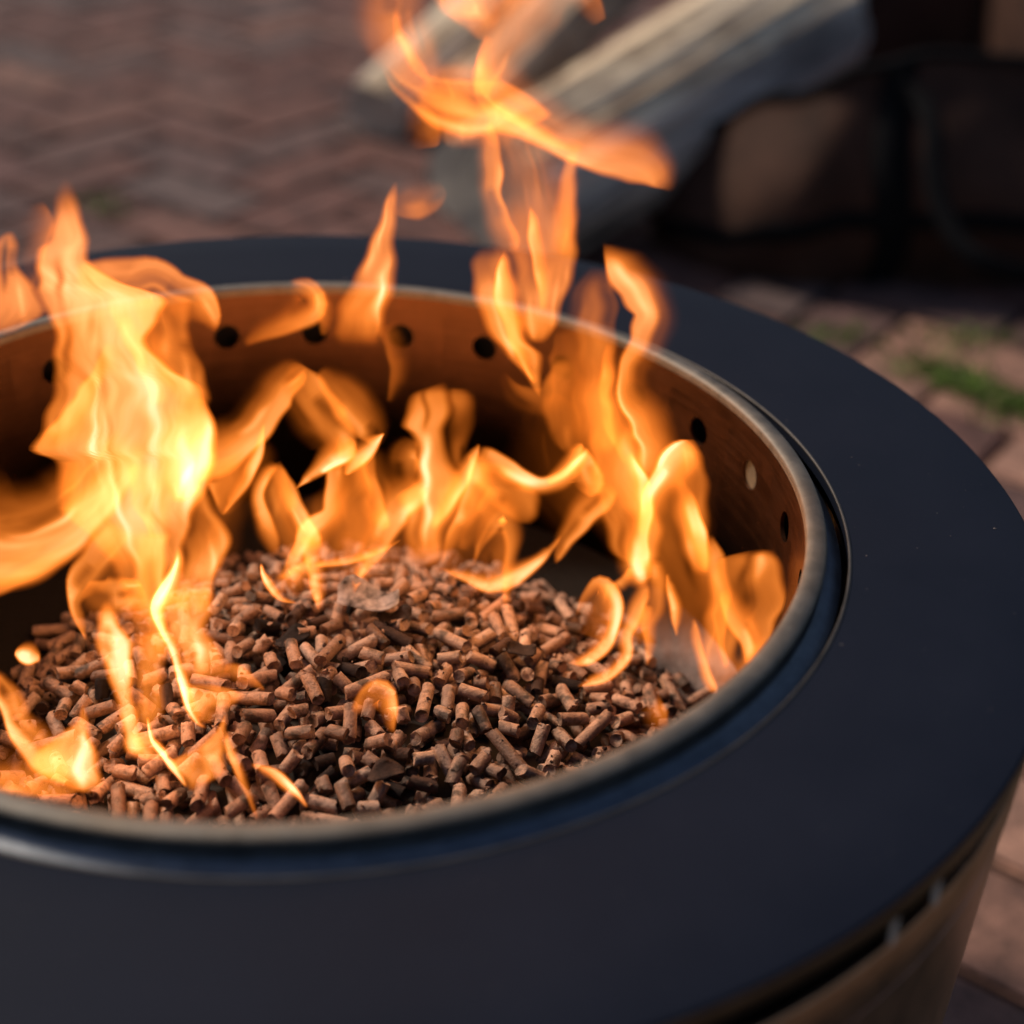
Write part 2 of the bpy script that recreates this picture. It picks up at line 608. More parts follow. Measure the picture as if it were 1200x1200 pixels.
link('top_ring', lathe('top_ring', prof, 320, True, 35), M['flange'], pit)
B1 = 1.447 * S
z_a = GZ - 0.142 * S
z_s = GZ - 0.262 * S
link('drum', lathe('drum', [(B1 - 0.003, z_a), (B1 - 0.0006, z_a), (B1, z_a - 0.0008), (B1 - 0.0008, z_s + 0.0012), (B1 - 0.0014, z_s), (B1 - 0.0035, z_s)], 320, False, 40), M['body'], pit)
link('lower_drum', lathe('lower_drum', [(B1 - 0.0045, z_s + 0.002), (B1 - 0.0038, z_s - 0.0016), (B1 - 0.0012, z_s - 0.0022), (B1 - 0.0016, z_s - 0.003), (B1 - 0.009, 0.36 * GZ), (B1 - 0.012, 0.06), (B1 - 0.014, 0.035), (B1 - 0.02, 0.035)], 320, False, 40), M['body'], pit)
link('base_ring', lathe('base_ring', [(B1 - 0.05, 0.0), (B1 - 0.03, 0.0), (B1 - 0.028, 0.04), (B1 - 0.05, 0.04)], 128, True, 40), M['dark'], pit)
link('vent_liner', lathe('vent_liner', [(B1 - 0.012, FZ - 0.004), (B1 - 0.012, z_a - 0.02)], 192), M['dark'], pit)
link('outer_liner', lathe('outer_liner', [(S + 0.022, GZ - 0.022), (S + 0.022, GZ - 0.20)], 192), M['dark'], pit)
link('bowl_floor', lathe('bowl_floor', [(0.0005, GZ - 0.640 * S), (S * 0.5, GZ - 0.638 * S), (S * 0.97, GZ - 0.630 * S), (S - 0.0002, GZ - 0.62 * S)], 96), M['ash'], pit)
link('side_band', lathe('side_band', [(F2 - 0.0002, FZ - 0.0020), (F2 + 0.0001, FZ - 0.0026), (F2 + 0.0001, FZ - LIP + 0.0006), (F2 - 0.0004, FZ - LIP), (F2 - 0.0022, FZ - LIP), (F2 - 0.0022, FZ - 0.0034)], 320, True, 40), M['band'], pit)
tabm = None
for a in (-55.0, -50.4, 35.0, 39.6, 125, 129.6, 215, 219.6):
    if tabm is None:
        bm = bmesh.new()
        bmesh.ops.create_cube(bm, size=1.0)
        for v in bm.verts:
            v.co.x *= 0.0025
            v.co.y *= 0.0012
            v.co.z *= (FZ - 0.008 - z_a + 0.004)
        bmesh.ops.bevel(bm, geom=bm.edges[:], offset=0.0004, segments=1, affect='EDGES')
        tabm = bpy.data.meshes.new('vent_tab')
        bm.to_mesh(tabm)
        bm.free()
    o = link('vent_tab', tabm, M['tab'], pit, ((B1 - 0.0012) * math.cos(R_(a)), (B1 - 0.0012) * math.sin(R_(a)), (FZ - 0.008 + z_a) / 2))
    o.rotation_euler.z = R_(a)

V, F = [], []
for q in range(60):
    a = rnd.uniform(0, 6.283)
    r_ = F1 + 0.003 + (F2 - F1 - 0.006) * rnd.random() ** 1.6
    x, y = r_ * math.cos(a), r_ * math.sin(a)
    sz = rnd.uniform(.0002, .0005) * (1.7 if rnd.random() < .08 else 1)
    b = len(V)
    for k in range(5):
        t_ = 6.283 * k / 5 + rnd.uniform(-.4, .4)
        V.append((x + sz * math.cos(t_) * rnd.uniform(.6, 1.2), y + sz * math.sin(t_) * rnd.uniform(.6, 1.2), FZ + 0.00015))
    V.append((x, y, FZ + 0.00015 + sz * 0.5))
    F += [(b + k, b + (k + 1) % 5, b + 5) for k in range(5)]
specks = link('ash_dust', mesh('ash_dust', V, F, False), M['flake'])
tag(specks, 'fine specks of grey ash lying on the black top ring', 'ash', None, 'stuff')

# ------------------------------------------------------------------ wood pellets heaped in the bowl
FLOOR = GZ - 0.63 * S
MX, MY, MR, MH = 0.06 * S, -0.10 * S, 0.80 * S, 0.215 * S
PR = 0.0032
nprng = np.random.default_rng(11)


def mound(x, y):
    r = np.hypot(x - MX, y - MY) / MR
    lump = 0.010 * S * (np.sin(x * 61 + 1.3) * np.cos(y * 53) + np.sin(x * 33 - y * 41))
    return FLOOR + np.where(r < 1, MH * (1 - np.clip(r, 0, 1) ** 2.4) + lump * (1 - np.clip(r, 0, 1) ** 2), 0.0)


def pellet_mesh(seed, L, char):
    """a short pressed rod with ragged broken ends, long axis along x"""
    r = random.Random(seed)
    n = 14
    bend = r.uniform(-.04, .04)
    xs = [-L / 2, -L / 2 + 0.0005, -L / 6, L / 6, L / 2 - 0.0005, L / 2]
    cuts = [(r.uniform(-.45, .45), r.uniform(-.45, .45)) for _ in range(2)]
    V, F = [], []
    jag = [[r.uniform(-.00055, .00055) for _ in range(n)] for _ in range(2)]
    for q, x in enumerate(xs):
        e = 0 if q < 3 else 1
        endw = 1.0 if q in (0, 1, 4, 5) else 0.3
        for k in range(n):
            a = 2 * math.pi * k / n
            rad = PR * (1.0 if 0 < q < 5 else 0.965) * (1 + r.uniform(-.035, .035))
            y, z = rad * math.cos(a), rad * math.sin(a)
            xx = x + endw * (cuts[e][0] * y + cuts[e][1] * z) * 0.7 + (jag[e][k] if q in (0, 5) else jag[e][k] * .4)
            V.append((xx, y, z + bend * (x * x * 4 - L * L / 4) * 3))
    for q in range(5):
        for k in range(n):
            l = (k + 1) % n
            F.append((q * n + k, q * n + l, (q + 1) * n + l, (q + 1) * n + k))
    for e, q in ((0, 0), (1, 5)):
        # rough, slightly hollow end
        ring = []
        for k in range(0, n, 2):
            v = V[q * n + k]
            V.append((v[0] + (1 if e == 0 else -1) * r.uniform(-.0002, .0010), v[1] * 0.55, v[2] * 0.55))
            ring.append(len(V) - 1)
        c0 = V[q * n]
        V.append((sum(V[i][0] for i in ring) / len(ring) + (1 if e == 0 else -1) * r.uniform(-.0004, .0004), 0, 0 + V[ring[0]][2] * 0))
        ci = len(V) - 1
        m_ = len(ring)
        for k in range(m_):
            a, b, c = q * n + 2 * k, q * n + (2 * k + 1) % n, q * n + (2 * k + 2) % n
            i0, i1 = ring[k], ring[(k + 1) % m_]
            fs = [(a, i0, b), (b, i0, i1), (b, i1, c), (i0, ci, i1)]
            F += fs if e == 0 else [f[::-1] for f in fs]
    me = mesh('pellet', V, F)
    me.set_sharp_from_angle(angle=R_(42))
    me.materials.append(M['char'] if char else M['pellet'])
    return me


LENS = [0.0070, 0.0095, 0.012, 0.0145, 0.017, 0.0195, 0.023, 0.0275]
PM = [[pellet_mesh(100 + 10 * i + j, L, False) for j in range(3)] for i, L in enumerate(LENS)]
PC = [[pellet_mesh(500 + 10 * i + j, L, True) for j in range(1)] for i, L in enumerate(LENS)]

# drop them one by one on a height map
RES = 0.0012
HN = int(2 * S / RES) + 1
gx = -S + RES * np.arange(HN)
GX, GY = np.meshgrid(gx, gx, indexing='ij')
TARGET = mound(GX, GY)
HM = np.maximum(TARGET - 0.0125, FLOOR)
rad_ok = np.hypot(GX, GY) < 0.975 * S
TILT = np.radians(np.array([-48, -34, -24, -16, -8, 0, 8, 16, 24, 34, 48.0]))
pellets = []
fails = 0
while len(pellets) < 2300 and fails < 1500:
    a = nprng.uniform(0, 2 * math.pi)
    rr = math.sqrt(nprng.uniform(0, 1)) * MR * 0.985
    best = None
    for trial in range(5):
        x0 = MX + rr * math.cos(a) + nprng.normal(0, 0.006)
        y0 = MY + rr * math.sin(a) + nprng.normal(0, 0.006)
        li = int(nprng.choice(8, p=[.10, .15, .18, .18, .15, .12, .08, .04]))
        L = LENS[li]
        yaw = nprng.uniform(0, math.pi)
        dx, dy = math.cos(yaw), math.sin(yaw)
        ss = np.linspace(-L / 2, L / 2, 9)
        ww = PR * np.array([-0.85, -0.45, 0, 0.45, 0.85])
        und = np.sqrt(PR * PR - ww * ww)
        PX = x0 + ss[:, None] * dx - ww[None, :] * dy
        PY = y0 + ss[:, None] * dy + ww[None, :] * dx
        if np.max(np.hypot(PX, PY)) > 0.965 * S:
            continue
        ix = np.clip(((PX + S) / RES).round().astype(int), 0, HN - 1)
        iy = np.clip(((PY + S) / RES).round().astype(int), 0, HN - 1)
        H = HM[ix, iy]
        need = H[None] + und[None, None, :] / np.cos(TILT)[:, None, None] - ss[None, :, None] * np.tan(TILT)[:, None, None]
        zc = need.reshape(len(TILT), -1).max(1) + 0.0006 * np.abs(TILT)
        t = int(zc.argmin())
        lift = zc[t] - mound(x0, y0)
        if best is None or lift < best[0]:
            best = (lift, x0, y0, zc[t], TILT[t], yaw, li, L)
    if best is None or best[0] > 0.0045:
        fails += 1
        continue
    lift, x0, y0, zc, tl, yaw, li, L = best
    dx, dy = math.cos(yaw), math.sin(yaw)
    Lh = L / 2 * math.cos(tl)
    ns = int(2 * Lh / RES * 1.6) + 2
    ss = np.linspace(-Lh, Lh, ns)
    ww = np.linspace(-PR, PR, 9)
    PX = x0 + ss[:, None] * dx - ww[None, :] * dy
    PY = y0 + ss[:, None] * dy + ww[None, :] * dx
    ZT = zc + ss[:, None] * math.tan(tl) + np.sqrt(np.maximum(PR * PR - ww * ww, 0))[None, :] / math.cos(tl)
    ix = np.clip(((PX + S) / RES).round().astype(int), 0, HN - 1)
    iy = np.clip(((PY + S) / RES).round().astype(int), 0, HN - 1)
    np.maximum.at(HM, (ix, iy), ZT)
    pellets.append((x0, y0, zc, tl, yaw, li, nprng.uniform(0, 6.283)))
print('pellets', len(pellets), 'fails', fails)

# which of them show: a small depth buffer from the camera
ZB = np.full((600, 600), 1e9)
ID = np.full((600, 600), -1)
cA, fA, rA, uA = (np.array(v) for v in (CAM, FWD, RGT, UPV))
for idx, (x0, y0, zc, tl, yaw, li, roll) in enumerate(pellets):
    L = LENS[li]
    ax = np.array([math.cos(yaw) * math.cos(tl), math.sin(yaw) * math.cos(tl), math.sin(tl)])
    P = np.array([x0, y0, zc]) + np.linspace(-L / 2, L / 2, 36)[:, None] * ax
    d = P - cA
    zz = d @ fA
    u = (600 + FPX * (d @ rA) / zz) / 2
    v = (600 - FPX * (d @ uA) / zz) / 2
    rp = PR * FPX / zz.mean() / 2
    offs = np.arange(-int(rp), int(rp) + 1)
    OX, OY = np.meshgrid(offs, offs)
    kk = OX ** 2 + OY ** 2 <= rp * rp
    OX, OY = OX[kk], OY[kk]
    U = (u[:, None] + OX).round().astype(int).ravel()
    W = (v[:, None] + OY).round().astype(int).ravel()
    Z = (zz[:, None] - np.sqrt(np.maximum(rp * rp - OX ** 2 - OY ** 2, 0))[None, :] / rp * PR).ravel()
    ok = (U >= 0) & (U < 600) & (W >= 0) & (W < 600)
    U, W, Z = U[ok], W[ok], Z[ok]
    near = Z < ZB[W, U]
    o_ = np.argsort(-Z[near])
    U, W, Z = U[near][o_], W[near][o_], Z[near][o_]
    ZB[W, U] = Z
    ID[W, U] = idx
vv, uu = np.nonzero(ID >= 0)
dd = fA + (uu * 2 - 600)[:, None] / FPX * rA - (vv * 2 - 600)[:, None] / FPX * uA
tt = (GZ - cA[2]) / dd[:, 2]
inside = np.hypot(cA[0] + dd[:, 0] * tt, cA[1] + dd[:, 1] * tt) < S
show = np.bincount(ID[vv, uu][inside], minlength=len(pellets))
order = np.argsort(-show)
single = set(int(i) for i in order[:300] if show[i] > 0)
print('pellets in view', int((show > 0).sum()))

EX, EY = at_z(470, 690, GZ - 0.42 * S).xy
charspots = [at_z(u_, v_, GZ - 0.45 * S).xy for u_, v_ in ((440, 700), (300, 790), (345, 745), (335, 765), (455, 910), (600, 700), (660, 800), (120, 800), (60, 800), (280, 850), (90, 880), (560, 660), (350, 640), (690, 700), (780, 740), (470, 760), (100, 740), (370, 900))]
tone = {}
V, F, MI, TN = [], [], [], []
cum_single = 0
for idx in list(order):
    idx = int(idx)
    x0, y0, zc, tl, yaw, li, roll = pellets[idx]
    dch = min(math.hypot(x0 - q.x, y0 - q.y) for q in charspots)
    char = dch < 0.006 or (dch < 0.013 and rnd.random() < 0.25) or rnd.random() < 0.03
    var = PC[li][0] if char else PM[li][rnd.randrange(3)]
    mw = Matrix.Translation((x0, y0, zc)) @ Matrix.Rotation(yaw, 4, 'Z') @ Matrix.Rotation(-tl, 4, 'Y') @ Matrix.Rotation(roll, 4, 'X')
    if idx in single:
        o = link('charred_pellet' if char else 'wood_pellet', var)
        o.matrix_world = mw
        if char:
            tag(o, 'blackened charred wood pellet lying in the heap among brown ones', 'pellet', 'charred pellets in the fire bowl')
        else:
            tag(o, 'brown pressed wood pellet with broken ends in the burning heap', 'pellet', 'wood pellets heaped in the fire bowl')
    else:
        b = len(V)
        tn = rnd.random()
        for v in var.vertices:
            V.append(mw @ v.co)
            TN.append(tn)
        for p_ in var.polygons:
            F.append(tuple(b + i for i in p_.vertices))
            MI.append(1 if char else 0)
me = mesh('pellet_heap', V, F)
me.materials.append(M['pellet'])
me.materials.append(M['char'])
me.polygons.foreach_set('material_index', MI)
at_ = me.attributes.new('tone', 'FLOAT', 'POINT')
at_.data.foreach_set('value', TN)
me.set_sharp_from_angle(angle=R_(42))
heap = link('pellet_heap', me)
tag(heap, 'deep heap of brown wood pellets filling the fire bowl below the flames', 'pellets', None, 'stuff')
# fine dust and cinders under the pellets
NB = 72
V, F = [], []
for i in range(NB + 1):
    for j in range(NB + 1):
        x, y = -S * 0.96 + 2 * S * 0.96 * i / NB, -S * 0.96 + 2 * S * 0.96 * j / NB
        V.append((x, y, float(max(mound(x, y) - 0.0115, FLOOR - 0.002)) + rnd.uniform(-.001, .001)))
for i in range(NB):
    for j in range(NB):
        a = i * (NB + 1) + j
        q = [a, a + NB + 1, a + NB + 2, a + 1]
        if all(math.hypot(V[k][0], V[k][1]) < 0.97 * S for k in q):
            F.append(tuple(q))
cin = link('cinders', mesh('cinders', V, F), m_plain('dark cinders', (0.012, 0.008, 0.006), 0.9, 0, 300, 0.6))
tag(cin, 'dark cinders and dust lying under the wood pellets', 'cinders', None, 'stuff')

# crumbs broken off the pellets
V, F, MI, TN = [], [], [], []
for q in range(900):
    a, rr = rnd.uniform(0, 6.283), math.sqrt(rnd.random()) * MR * 0.97
    x, y = MX + rr * math.cos(a), MY + rr * math.sin(a)
    if math.hypot(x, y) > 0.95 * S:
        continue
    z = float(HM[int((x + S) / RES), int((y + S) / RES)])
    b = len(V)
    sz = rnd.uniform(.0005, .0017)
    rot = Matrix.Rotation(rnd.uniform(0, 6.28), 3, Vector((rnd.gauss(0, 1), rnd.gauss(0, 1), rnd.gauss(0, 1))).normalized())
    for c in ((-1, -.5, -.6), (1, -.7, -.4), (.2, .8, -.6), (-.7, .5, .4), (.6, -.2, .7), (0, 0, -.9)):
        V.append(Vector((x, y, z + sz * 0.3)) + rot @ (Vector(c) * sz * rnd.uniform(.7, 1.3)))
    F += [(b + i, b + j, b + k) for i, j, k in ((0, 5, 1), (1, 5, 2), (2, 5, 0), (0, 1, 4), (1, 2, 4), (2, 3, 4), (3, 0, 4), (0, 3, 2))]
    tn = rnd.random()
    TN += [tn] * 6
    MI += [1 if rnd.random() < .4 else 0] * 8
me = mesh('pellet_crumbs', V, F, False)
me.materials.append(M['pellet'])
me.materials.append(M['char'])
me.polygons.foreach_set('material_index', MI)
at_ = me.attributes.new('tone', 'FLOAT', 'POINT')
at_.data.foreach_set('value', TN)
crumbs = link('pellet_crumbs', me)
tag(crumbs, 'small crumbs and charred bits scattered over the wood pellets', 'crumbs', None, 'stuff')


def flake(name, px, py, zz, size, seed, mat, label, cat):
    """a curled scrap with thickness"""
    r = random.Random(seed)
    p = at_z(px, py, zz)
    nu, nv = 9, 6
    V, F = [], []
    for s in (1, -1):
        for i in range(nu):
            for j in range(nv):
                u, v = i / (nu - 1) - .5, j / (nv - 1) - .5
                w_ = math.sqrt(max(0.05, 1 - (2 * u) ** 2 * 0.8))
                V.append((u * size * 1.6, v * size * w_ + 0.15 * size * math.sin(5 * u + seed), size * 0.28 * math.sin(6 * u + 1.2 * seed) * (0.4 + v) + size * 0.35 * v * v + s * 0.0003 + r.uniform(-.0006, .0006) * 0.6))
    n = nu * nv
    for i in range(nu - 1):
        for j in range(nv - 1):
            a = i * nv + j
            F.append((a, a + nv, a + nv + 1, a + 1))
            F.append((n + a, n + a + 1, n + a + nv + 1, n + a + nv))
    edge = [i * nv for i in range(nu)] + [(nu - 1) * nv + j for j in range(1, nv)] + [i * nv + nv - 1 for i in range(nu - 2, -1, -1)] + [j for j in range(nv - 2, 0, -1)]
    for k in range(len(edge)):
        a, b = edge[k], edge[(k + 1) % len(edge)]
        F.append((a, n + a, n + b, b))
    o = link(name, mesh(name, V, F), mat, None, p)
    o.rotation_euler = (0.2, -0.15, r.uniform(-.4, .4))
    tag(o, label, cat)
    return o


zt = float(np.max(HM[(np.abs(GX - EX) < 0.006) & (np.abs(GY - EY) < 0.006)]))
flake('burnt_flake', 432, 702, zt + 0.006, 0.020, 3, M['flake'], 'curled grey burnt flake of ash on top of the pellet heap', 'ash flake')
for px, py, sz, sd_, lab in ((462, 722, .011, 5, 'black burnt scrap beside the grey ash flake on the heap'), (343, 748, .011, 6, 'black burnt scrap lying between the arched flame and the draped one'),
                             (452, 905, .010, 7, 'black burnt scrap on the nearest pellets below the small hooked flame'), (612, 762, .009, 9, 'black burnt scrap right of the middle of the pellet heap')):
    p_ = at_z(px, py, GZ - 0.43 * S)
    zz = float(np.max(HM[(np.abs(GX - p_.x) < 0.004) & (np.abs(GY - p_.y) < 0.004)]))
    flake('burnt_scrap', px, py, zz + 0.002, sz, sd_, M['char'], lab, 'char')

# ------------------------------------------------------------------ firewood
def make_log(P0, P1, r0, r1, seed, flats, label, twist=0.0):
    """a split log from P0 (end seen) to P1; flats = [(angle, how deep the flat cuts)] are split faces"""
    r = random.Random(seed)
    ax = (P1 - P0)
    L = ax.length
    ax.normalize()
    n, m_ = 56, 34
    ph = [r.uniform(0, 6.28) for _ in range(8)]
    V, F, MI = [], [], []
    for q in range(m_ + 1):
        t = q / m_
        z = t * L
        for k in range(n):
            a = 2 * math.pi * k / n
            rad = (r0 + (r1 - r0) * t) * (1 + 0.06 * math.sin(3 * a + ph[0] + 2 * t) + 0.045 * math.sin(5 * a + ph[1] - 3 * t) + 0.03 * math.sin(11 * a + ph[2] + 2 * t) + r.uniform(-.012, .012))
            for fa, dep in flats:
                c = math.cos(a - R_(fa))
                if c > 0.05:
                    lim = (r0 + (r1 - r0) * t) * dep * (1 + 0.05 * math.sin(5 * t + ph[3]) + 0.05 * math.sin(17 * a + ph[4] + 2 * t) + 0.035 * math.sin(31 * a + ph[5] - 3 * t)) / c
                    rad = min(rad, lim)
            V.append((rad * math.cos(a), rad * math.sin(a), z))
    for q in range(m_):
        for k in range(n):
            l = (k + 1) % n
            F.append((q * n + k, q * n + l, (q + 1) * n + l, (q + 1) * n + k))
            a = 360 * (k + .5) / n
            fl = any(math.cos(R_(a - fa)) > dep * 1.02 for fa, dep in flats)
            MI.append(1 if fl else 0)
    me = mesh('log_body', V, F)
    me.materials.append(M['bark'])
    me.materials.append(M['split'])
    me.polygons.foreach_set('material_index', MI)
    root = empty('firewood_log', P0)
    root.rotation_mode = 'QUATERNION'
    root.rotation_quaternion = ax.to_track_quat('Z', 'Y')
    link('log_body', me, None, root)
    for z, q in ((0, 0), (L, m_)):
        Vc = [V[q * n + k] for k in range(n)]
        VV = [(v[0], v[1], v[2] + r.uniform(-.002, .002)) for v in Vc] + [(v[0] * .5, v[1] * .5, v[2] + r.uniform(-.003, .003)) for v in Vc[::2]] + [(0, 0, z)]
        FF = []
        h = n // 2
        for k in range(h):
            a, b, c = 2 * k, 2 * k + 1, (2 * k + 2) % n
            i0, i1 = n + k, n + (k + 1) % h
            FF += [(a, i0, b), (b, i0, i1), (b, i1, c), (i0, n + h, i1)]
        if q:
            FF = [f[::-1] for f in FF]
        link('cut_end', mesh('cut_end', VV, FF), M['end'], root)
    tag(root, label, 'log', 'firewood logs behind the fire pit')
    return root


make_log(at_d(578, 226, 2.06), at_d(935, 20, 2.42), 0.122, 0.128, 3, [(62, 0.74), (118, 0.78), (300, 0.85)], 'big split firewood log with grey bark leaning into the canvas carrier')
make_log(at_d(548, 128, 2.58), at_d(770, -80, 2.86), 0.085, 0.090, 5, [(108, 0.62), (165, 0.72), (30, 0.6), (240, 0.7)], 'pale split firewood log lying behind the big grey-barked one')
make_log(at_d(440, 128, 2.57), at_d(660, -70, 2.95), 0.058, 0.062, 9, [(100, 0.7)], 'slim brown firewood log whose pale end shows apart from the others')

# ------------------------------------------------------------------ canvas log carrier
A_ = at_z(770, 345, 0.0)
B_ = at_z(1330, 352, 0.0)
ex = (B_ - A_)
BL = ex.length
ex.normalize()
ey = Vector((ex.y, -ex.x, 0))          # towards the camera
if ey.dot(CAM - A_) < 0:
    ey = -ey


def lerp_tab(tab, s):
    for (a, va), (b, vb) in zip(tab, tab[1:]):
        if s <= b:
            f = (s - a) / (b - a)
            f = f * f * (3 - 2 * f)
            return va + (vb - va) * f
    return tab[-1][1]


HT = [(0.0, 0.13), (0.10, 0.17), (0.22, 0.245), (0.36, 0.300), (0.5, 0.315), (0.75, 0.31), (1.0, 0.30)]


def front(s, t):
    h = lerp_tab(HT, s) * t
    out = 0.045 * math.sin(math.pi * min(1, t * 1.1)) - 0.10 * max(0, t - 0.45) ** 1.5
    k = max(0.0, 1 - s / 0.30)
    out -= 0.16 * k * k + 0.13 * k * t * t
    out += 0.008 * math.sin(9 * s + 5 * t) + 0.005 * math.sin(23 * s - 7 * t)
    return A_ + ex * (s * BL + 0.01 * math.sin(7 * t)) + ey * out + Vector((0, 0, 0.004 + h))


def back(s, t):
    h = (0.335 + 0.02 * math.sin(6 * s)) * t
    out = -0.80 - 0.05 * t + 0.03 * t * t + 0.008 * math.sin(11 * s + 4 * t)
    k = max(0.0, 1 - s / 0.3)
    return A_ + ex * ((0.42 + 0.58 * s) * BL) + ey * out + Vector((0, 0, 0.004 + h * (1 - 0.4 * k * k)))


def panel(name, fn, ns, nt_, mat, thick, parent):
    V = [fn(i / ns, j / nt_) for i in range(ns + 1) for j in range(nt_ + 1)]
    F = [(i * (nt_ + 1) + j, (i + 1) * (nt_ + 1) + j, (i + 1) * (nt_ + 1) + j + 1, i * (nt_ + 1) + j + 1) for i in range(ns) for j in range(nt_)]
    o = link(name, mesh(name, V, F), mat, parent)
    sm = o.modifiers.new('thickness', 'SOLIDIFY')
    sm.thickness = thick
    sm.offset = 0
    return o


def tube(name, pts, rad, mat, parent, n=10, flat=1.0, up=None):
    V, F = [], []
    m_ = len(pts)
    for i, p in enumerate(pts):
        d = (pts[min(i + 1, m_ - 1)] - pts[max(i - 1, 0)]).normalized()
        u = (up or Vector((0, 0, 1)))
        a = d.cross(u)
        if a.length < 1e-4:
            a = d.cross(Vector((1, 0, 0)))
        a.normalize()
        b = a.cross(d).normalized()
        for k in range(n):
            t = 2 * math.pi * k / n
            V.append(p + a * (rad * math.cos(t)) + b * (rad * flat * math.sin(t)))
    for i in range(m_ - 1):
        for k in range(n):
            l = (k + 1) % n
            F.append((i * n + k, i * n + l, (i + 1) * n + l, (i + 1) * n + k))
    F.append(tuple(range(n))[::-1])
    F.append(tuple((m_ - 1) * n + k for k in range(n)))
    return link(name, mesh(name, V, F), mat, parent)


bag = empty('log_carrier', (0, 0, 0))
tag(bag, 'dark brown canvas log carrier with black straps standing on the bricks', 'log carrier')
panel('front_panel', front, 48, 20, M['canvas'], 0.004, bag)
panel('back_panel', back, 30, 14, M['canvas'], 0.004, bag)
panel('bottom_panel', lambda s, t: front(s, 0).lerp(back(s, 0), t) + Vector((0, 0, 0.002)), 24, 6, M['canvas'], 0.003, bag)
panel('end_panel', lambda s, t: front(1.0, t).lerp(back(1.0, t), s), 10, 12, M['canvas'], 0.004, bag)
tube('edge_binding', [front(i / 60, 1.0) + Vector((0, 0, 0.002)) for i in range(61)], 0.010, M['webbing'], bag, 10, 0.6)
tube('edge_binding', [back(i / 40, 1.0) + Vector((0, 0, 0.002)) for i in range(41)], 0.008, M['webbing'], bag, 8, 0.6)
tube('seam_band', [front(0.02 + 0.98 * i / 50, 0.40) + ey * 0.004 for i in range(51)], 0.014, M['webbing'], bag, 8, 0.25, ey)
for s0 in (0.435, 0.90):
    V, F = [], []
    for j in range(25):
        for k, sg in enumerate((-1, 1)):
            for off in (0.003, 0.007):
                V.append(front(s0 + sg * 0.034, j / 24) + ey * off)
    for j in range(24):
        a = j * 4
        F += [(a + 1, a + 3, a + 7, a + 5), (a, a + 4, a + 6, a + 2), (a, a + 1, a + 5, a + 4), (a + 2, a + 6, a + 7, a + 3)]
    F += [(0, 2, 3, 1), (96, 97, 99, 98)]
    link('strap', mesh('strap', V, F), M['webbing'], bag)
hp = [(1037, 112, 2.02), (1062, 108, 1.99), (1085, 125, 1.97), (1094, 160, 1.95), (1094, 200, 1.93), (1104, 245, 1.92), (1125, 285, 1.91), (1160, 310, 1.90), (1215, 322, 1.90), (1290, 325, 1.92)]
cp = [at_d(*q) for q in hp]
hs = []
for i in range(len(cp) - 1):
    p0, p1, p2, p3 = cp[max(i - 1, 0)], cp[i], cp[i + 1], cp[min(i + 2, len(cp) - 1)]
    for q in range(6):
        t = q / 6
        hs.append(0.5 * ((2 * p1) + (p2 - p0) * t + (2 * p0 - 5 * p1 + 4 * p2 - p3) * t * t + (3 * p1 - p0 - 3 * p2 + p3) * t ** 3))
tube('handle', hs, 0.013, M['webbing'], bag, 10, 0.28, ey)
# ------------------------------------------------------------------ moss in the joints, a dry leaf
V, F = [], []
for px, py, nb, sp in ((1085, 432, 210, .030), (1118, 446, 190, .026), (1143, 458, 130, .02), (1192, 478, 190, .024), (1170, 470, 60, .02), (980, 396, 90, .03), (1120, 400, 90, .035), (1160, 396, 60, .03), (1210, 486, 100, .03), (105, 236, 50, .03), (130, 248, 40, .02)):
    c = at_z(px, py, 0.02)
    for b in range(nb):
        x, y = c.x + rnd.gauss(0, sp), c.y + rnd.gauss(0, sp * 0.6)
        h, l = rnd.uniform(.006, .022), rnd.uniform(0, 6.28)
        wd = rnd.uniform(.0015, .004)
        i = len(V)
        cx, cy = math.cos(l), math.sin(l)
        lx, ly = rnd.gauss(0, .008), rnd.gauss(0, .008)
        V += [(x - wd * cx, y - wd * cy, 0.012), (x + wd * cx, y + wd * cy, 0.012), (x + wd * .7 * cx + lx * .6, y + wd * .7 * cy + ly * .6, .014 + h * .7), (x - wd * .7 * cx + lx * .6, y - wd * .7 * cy + ly * .6, .014 + h * .7), (x + lx, y + ly, .016 + h)]
        F += [(i, i + 1, i + 2, i + 3), (i + 3, i + 2, i + 4)]
moss = link('moss', mesh('moss', V, F, False), M['grass'])
tag(moss, 'green moss and grass growing in the joints of the brick paving', 'moss', None, 'stuff')

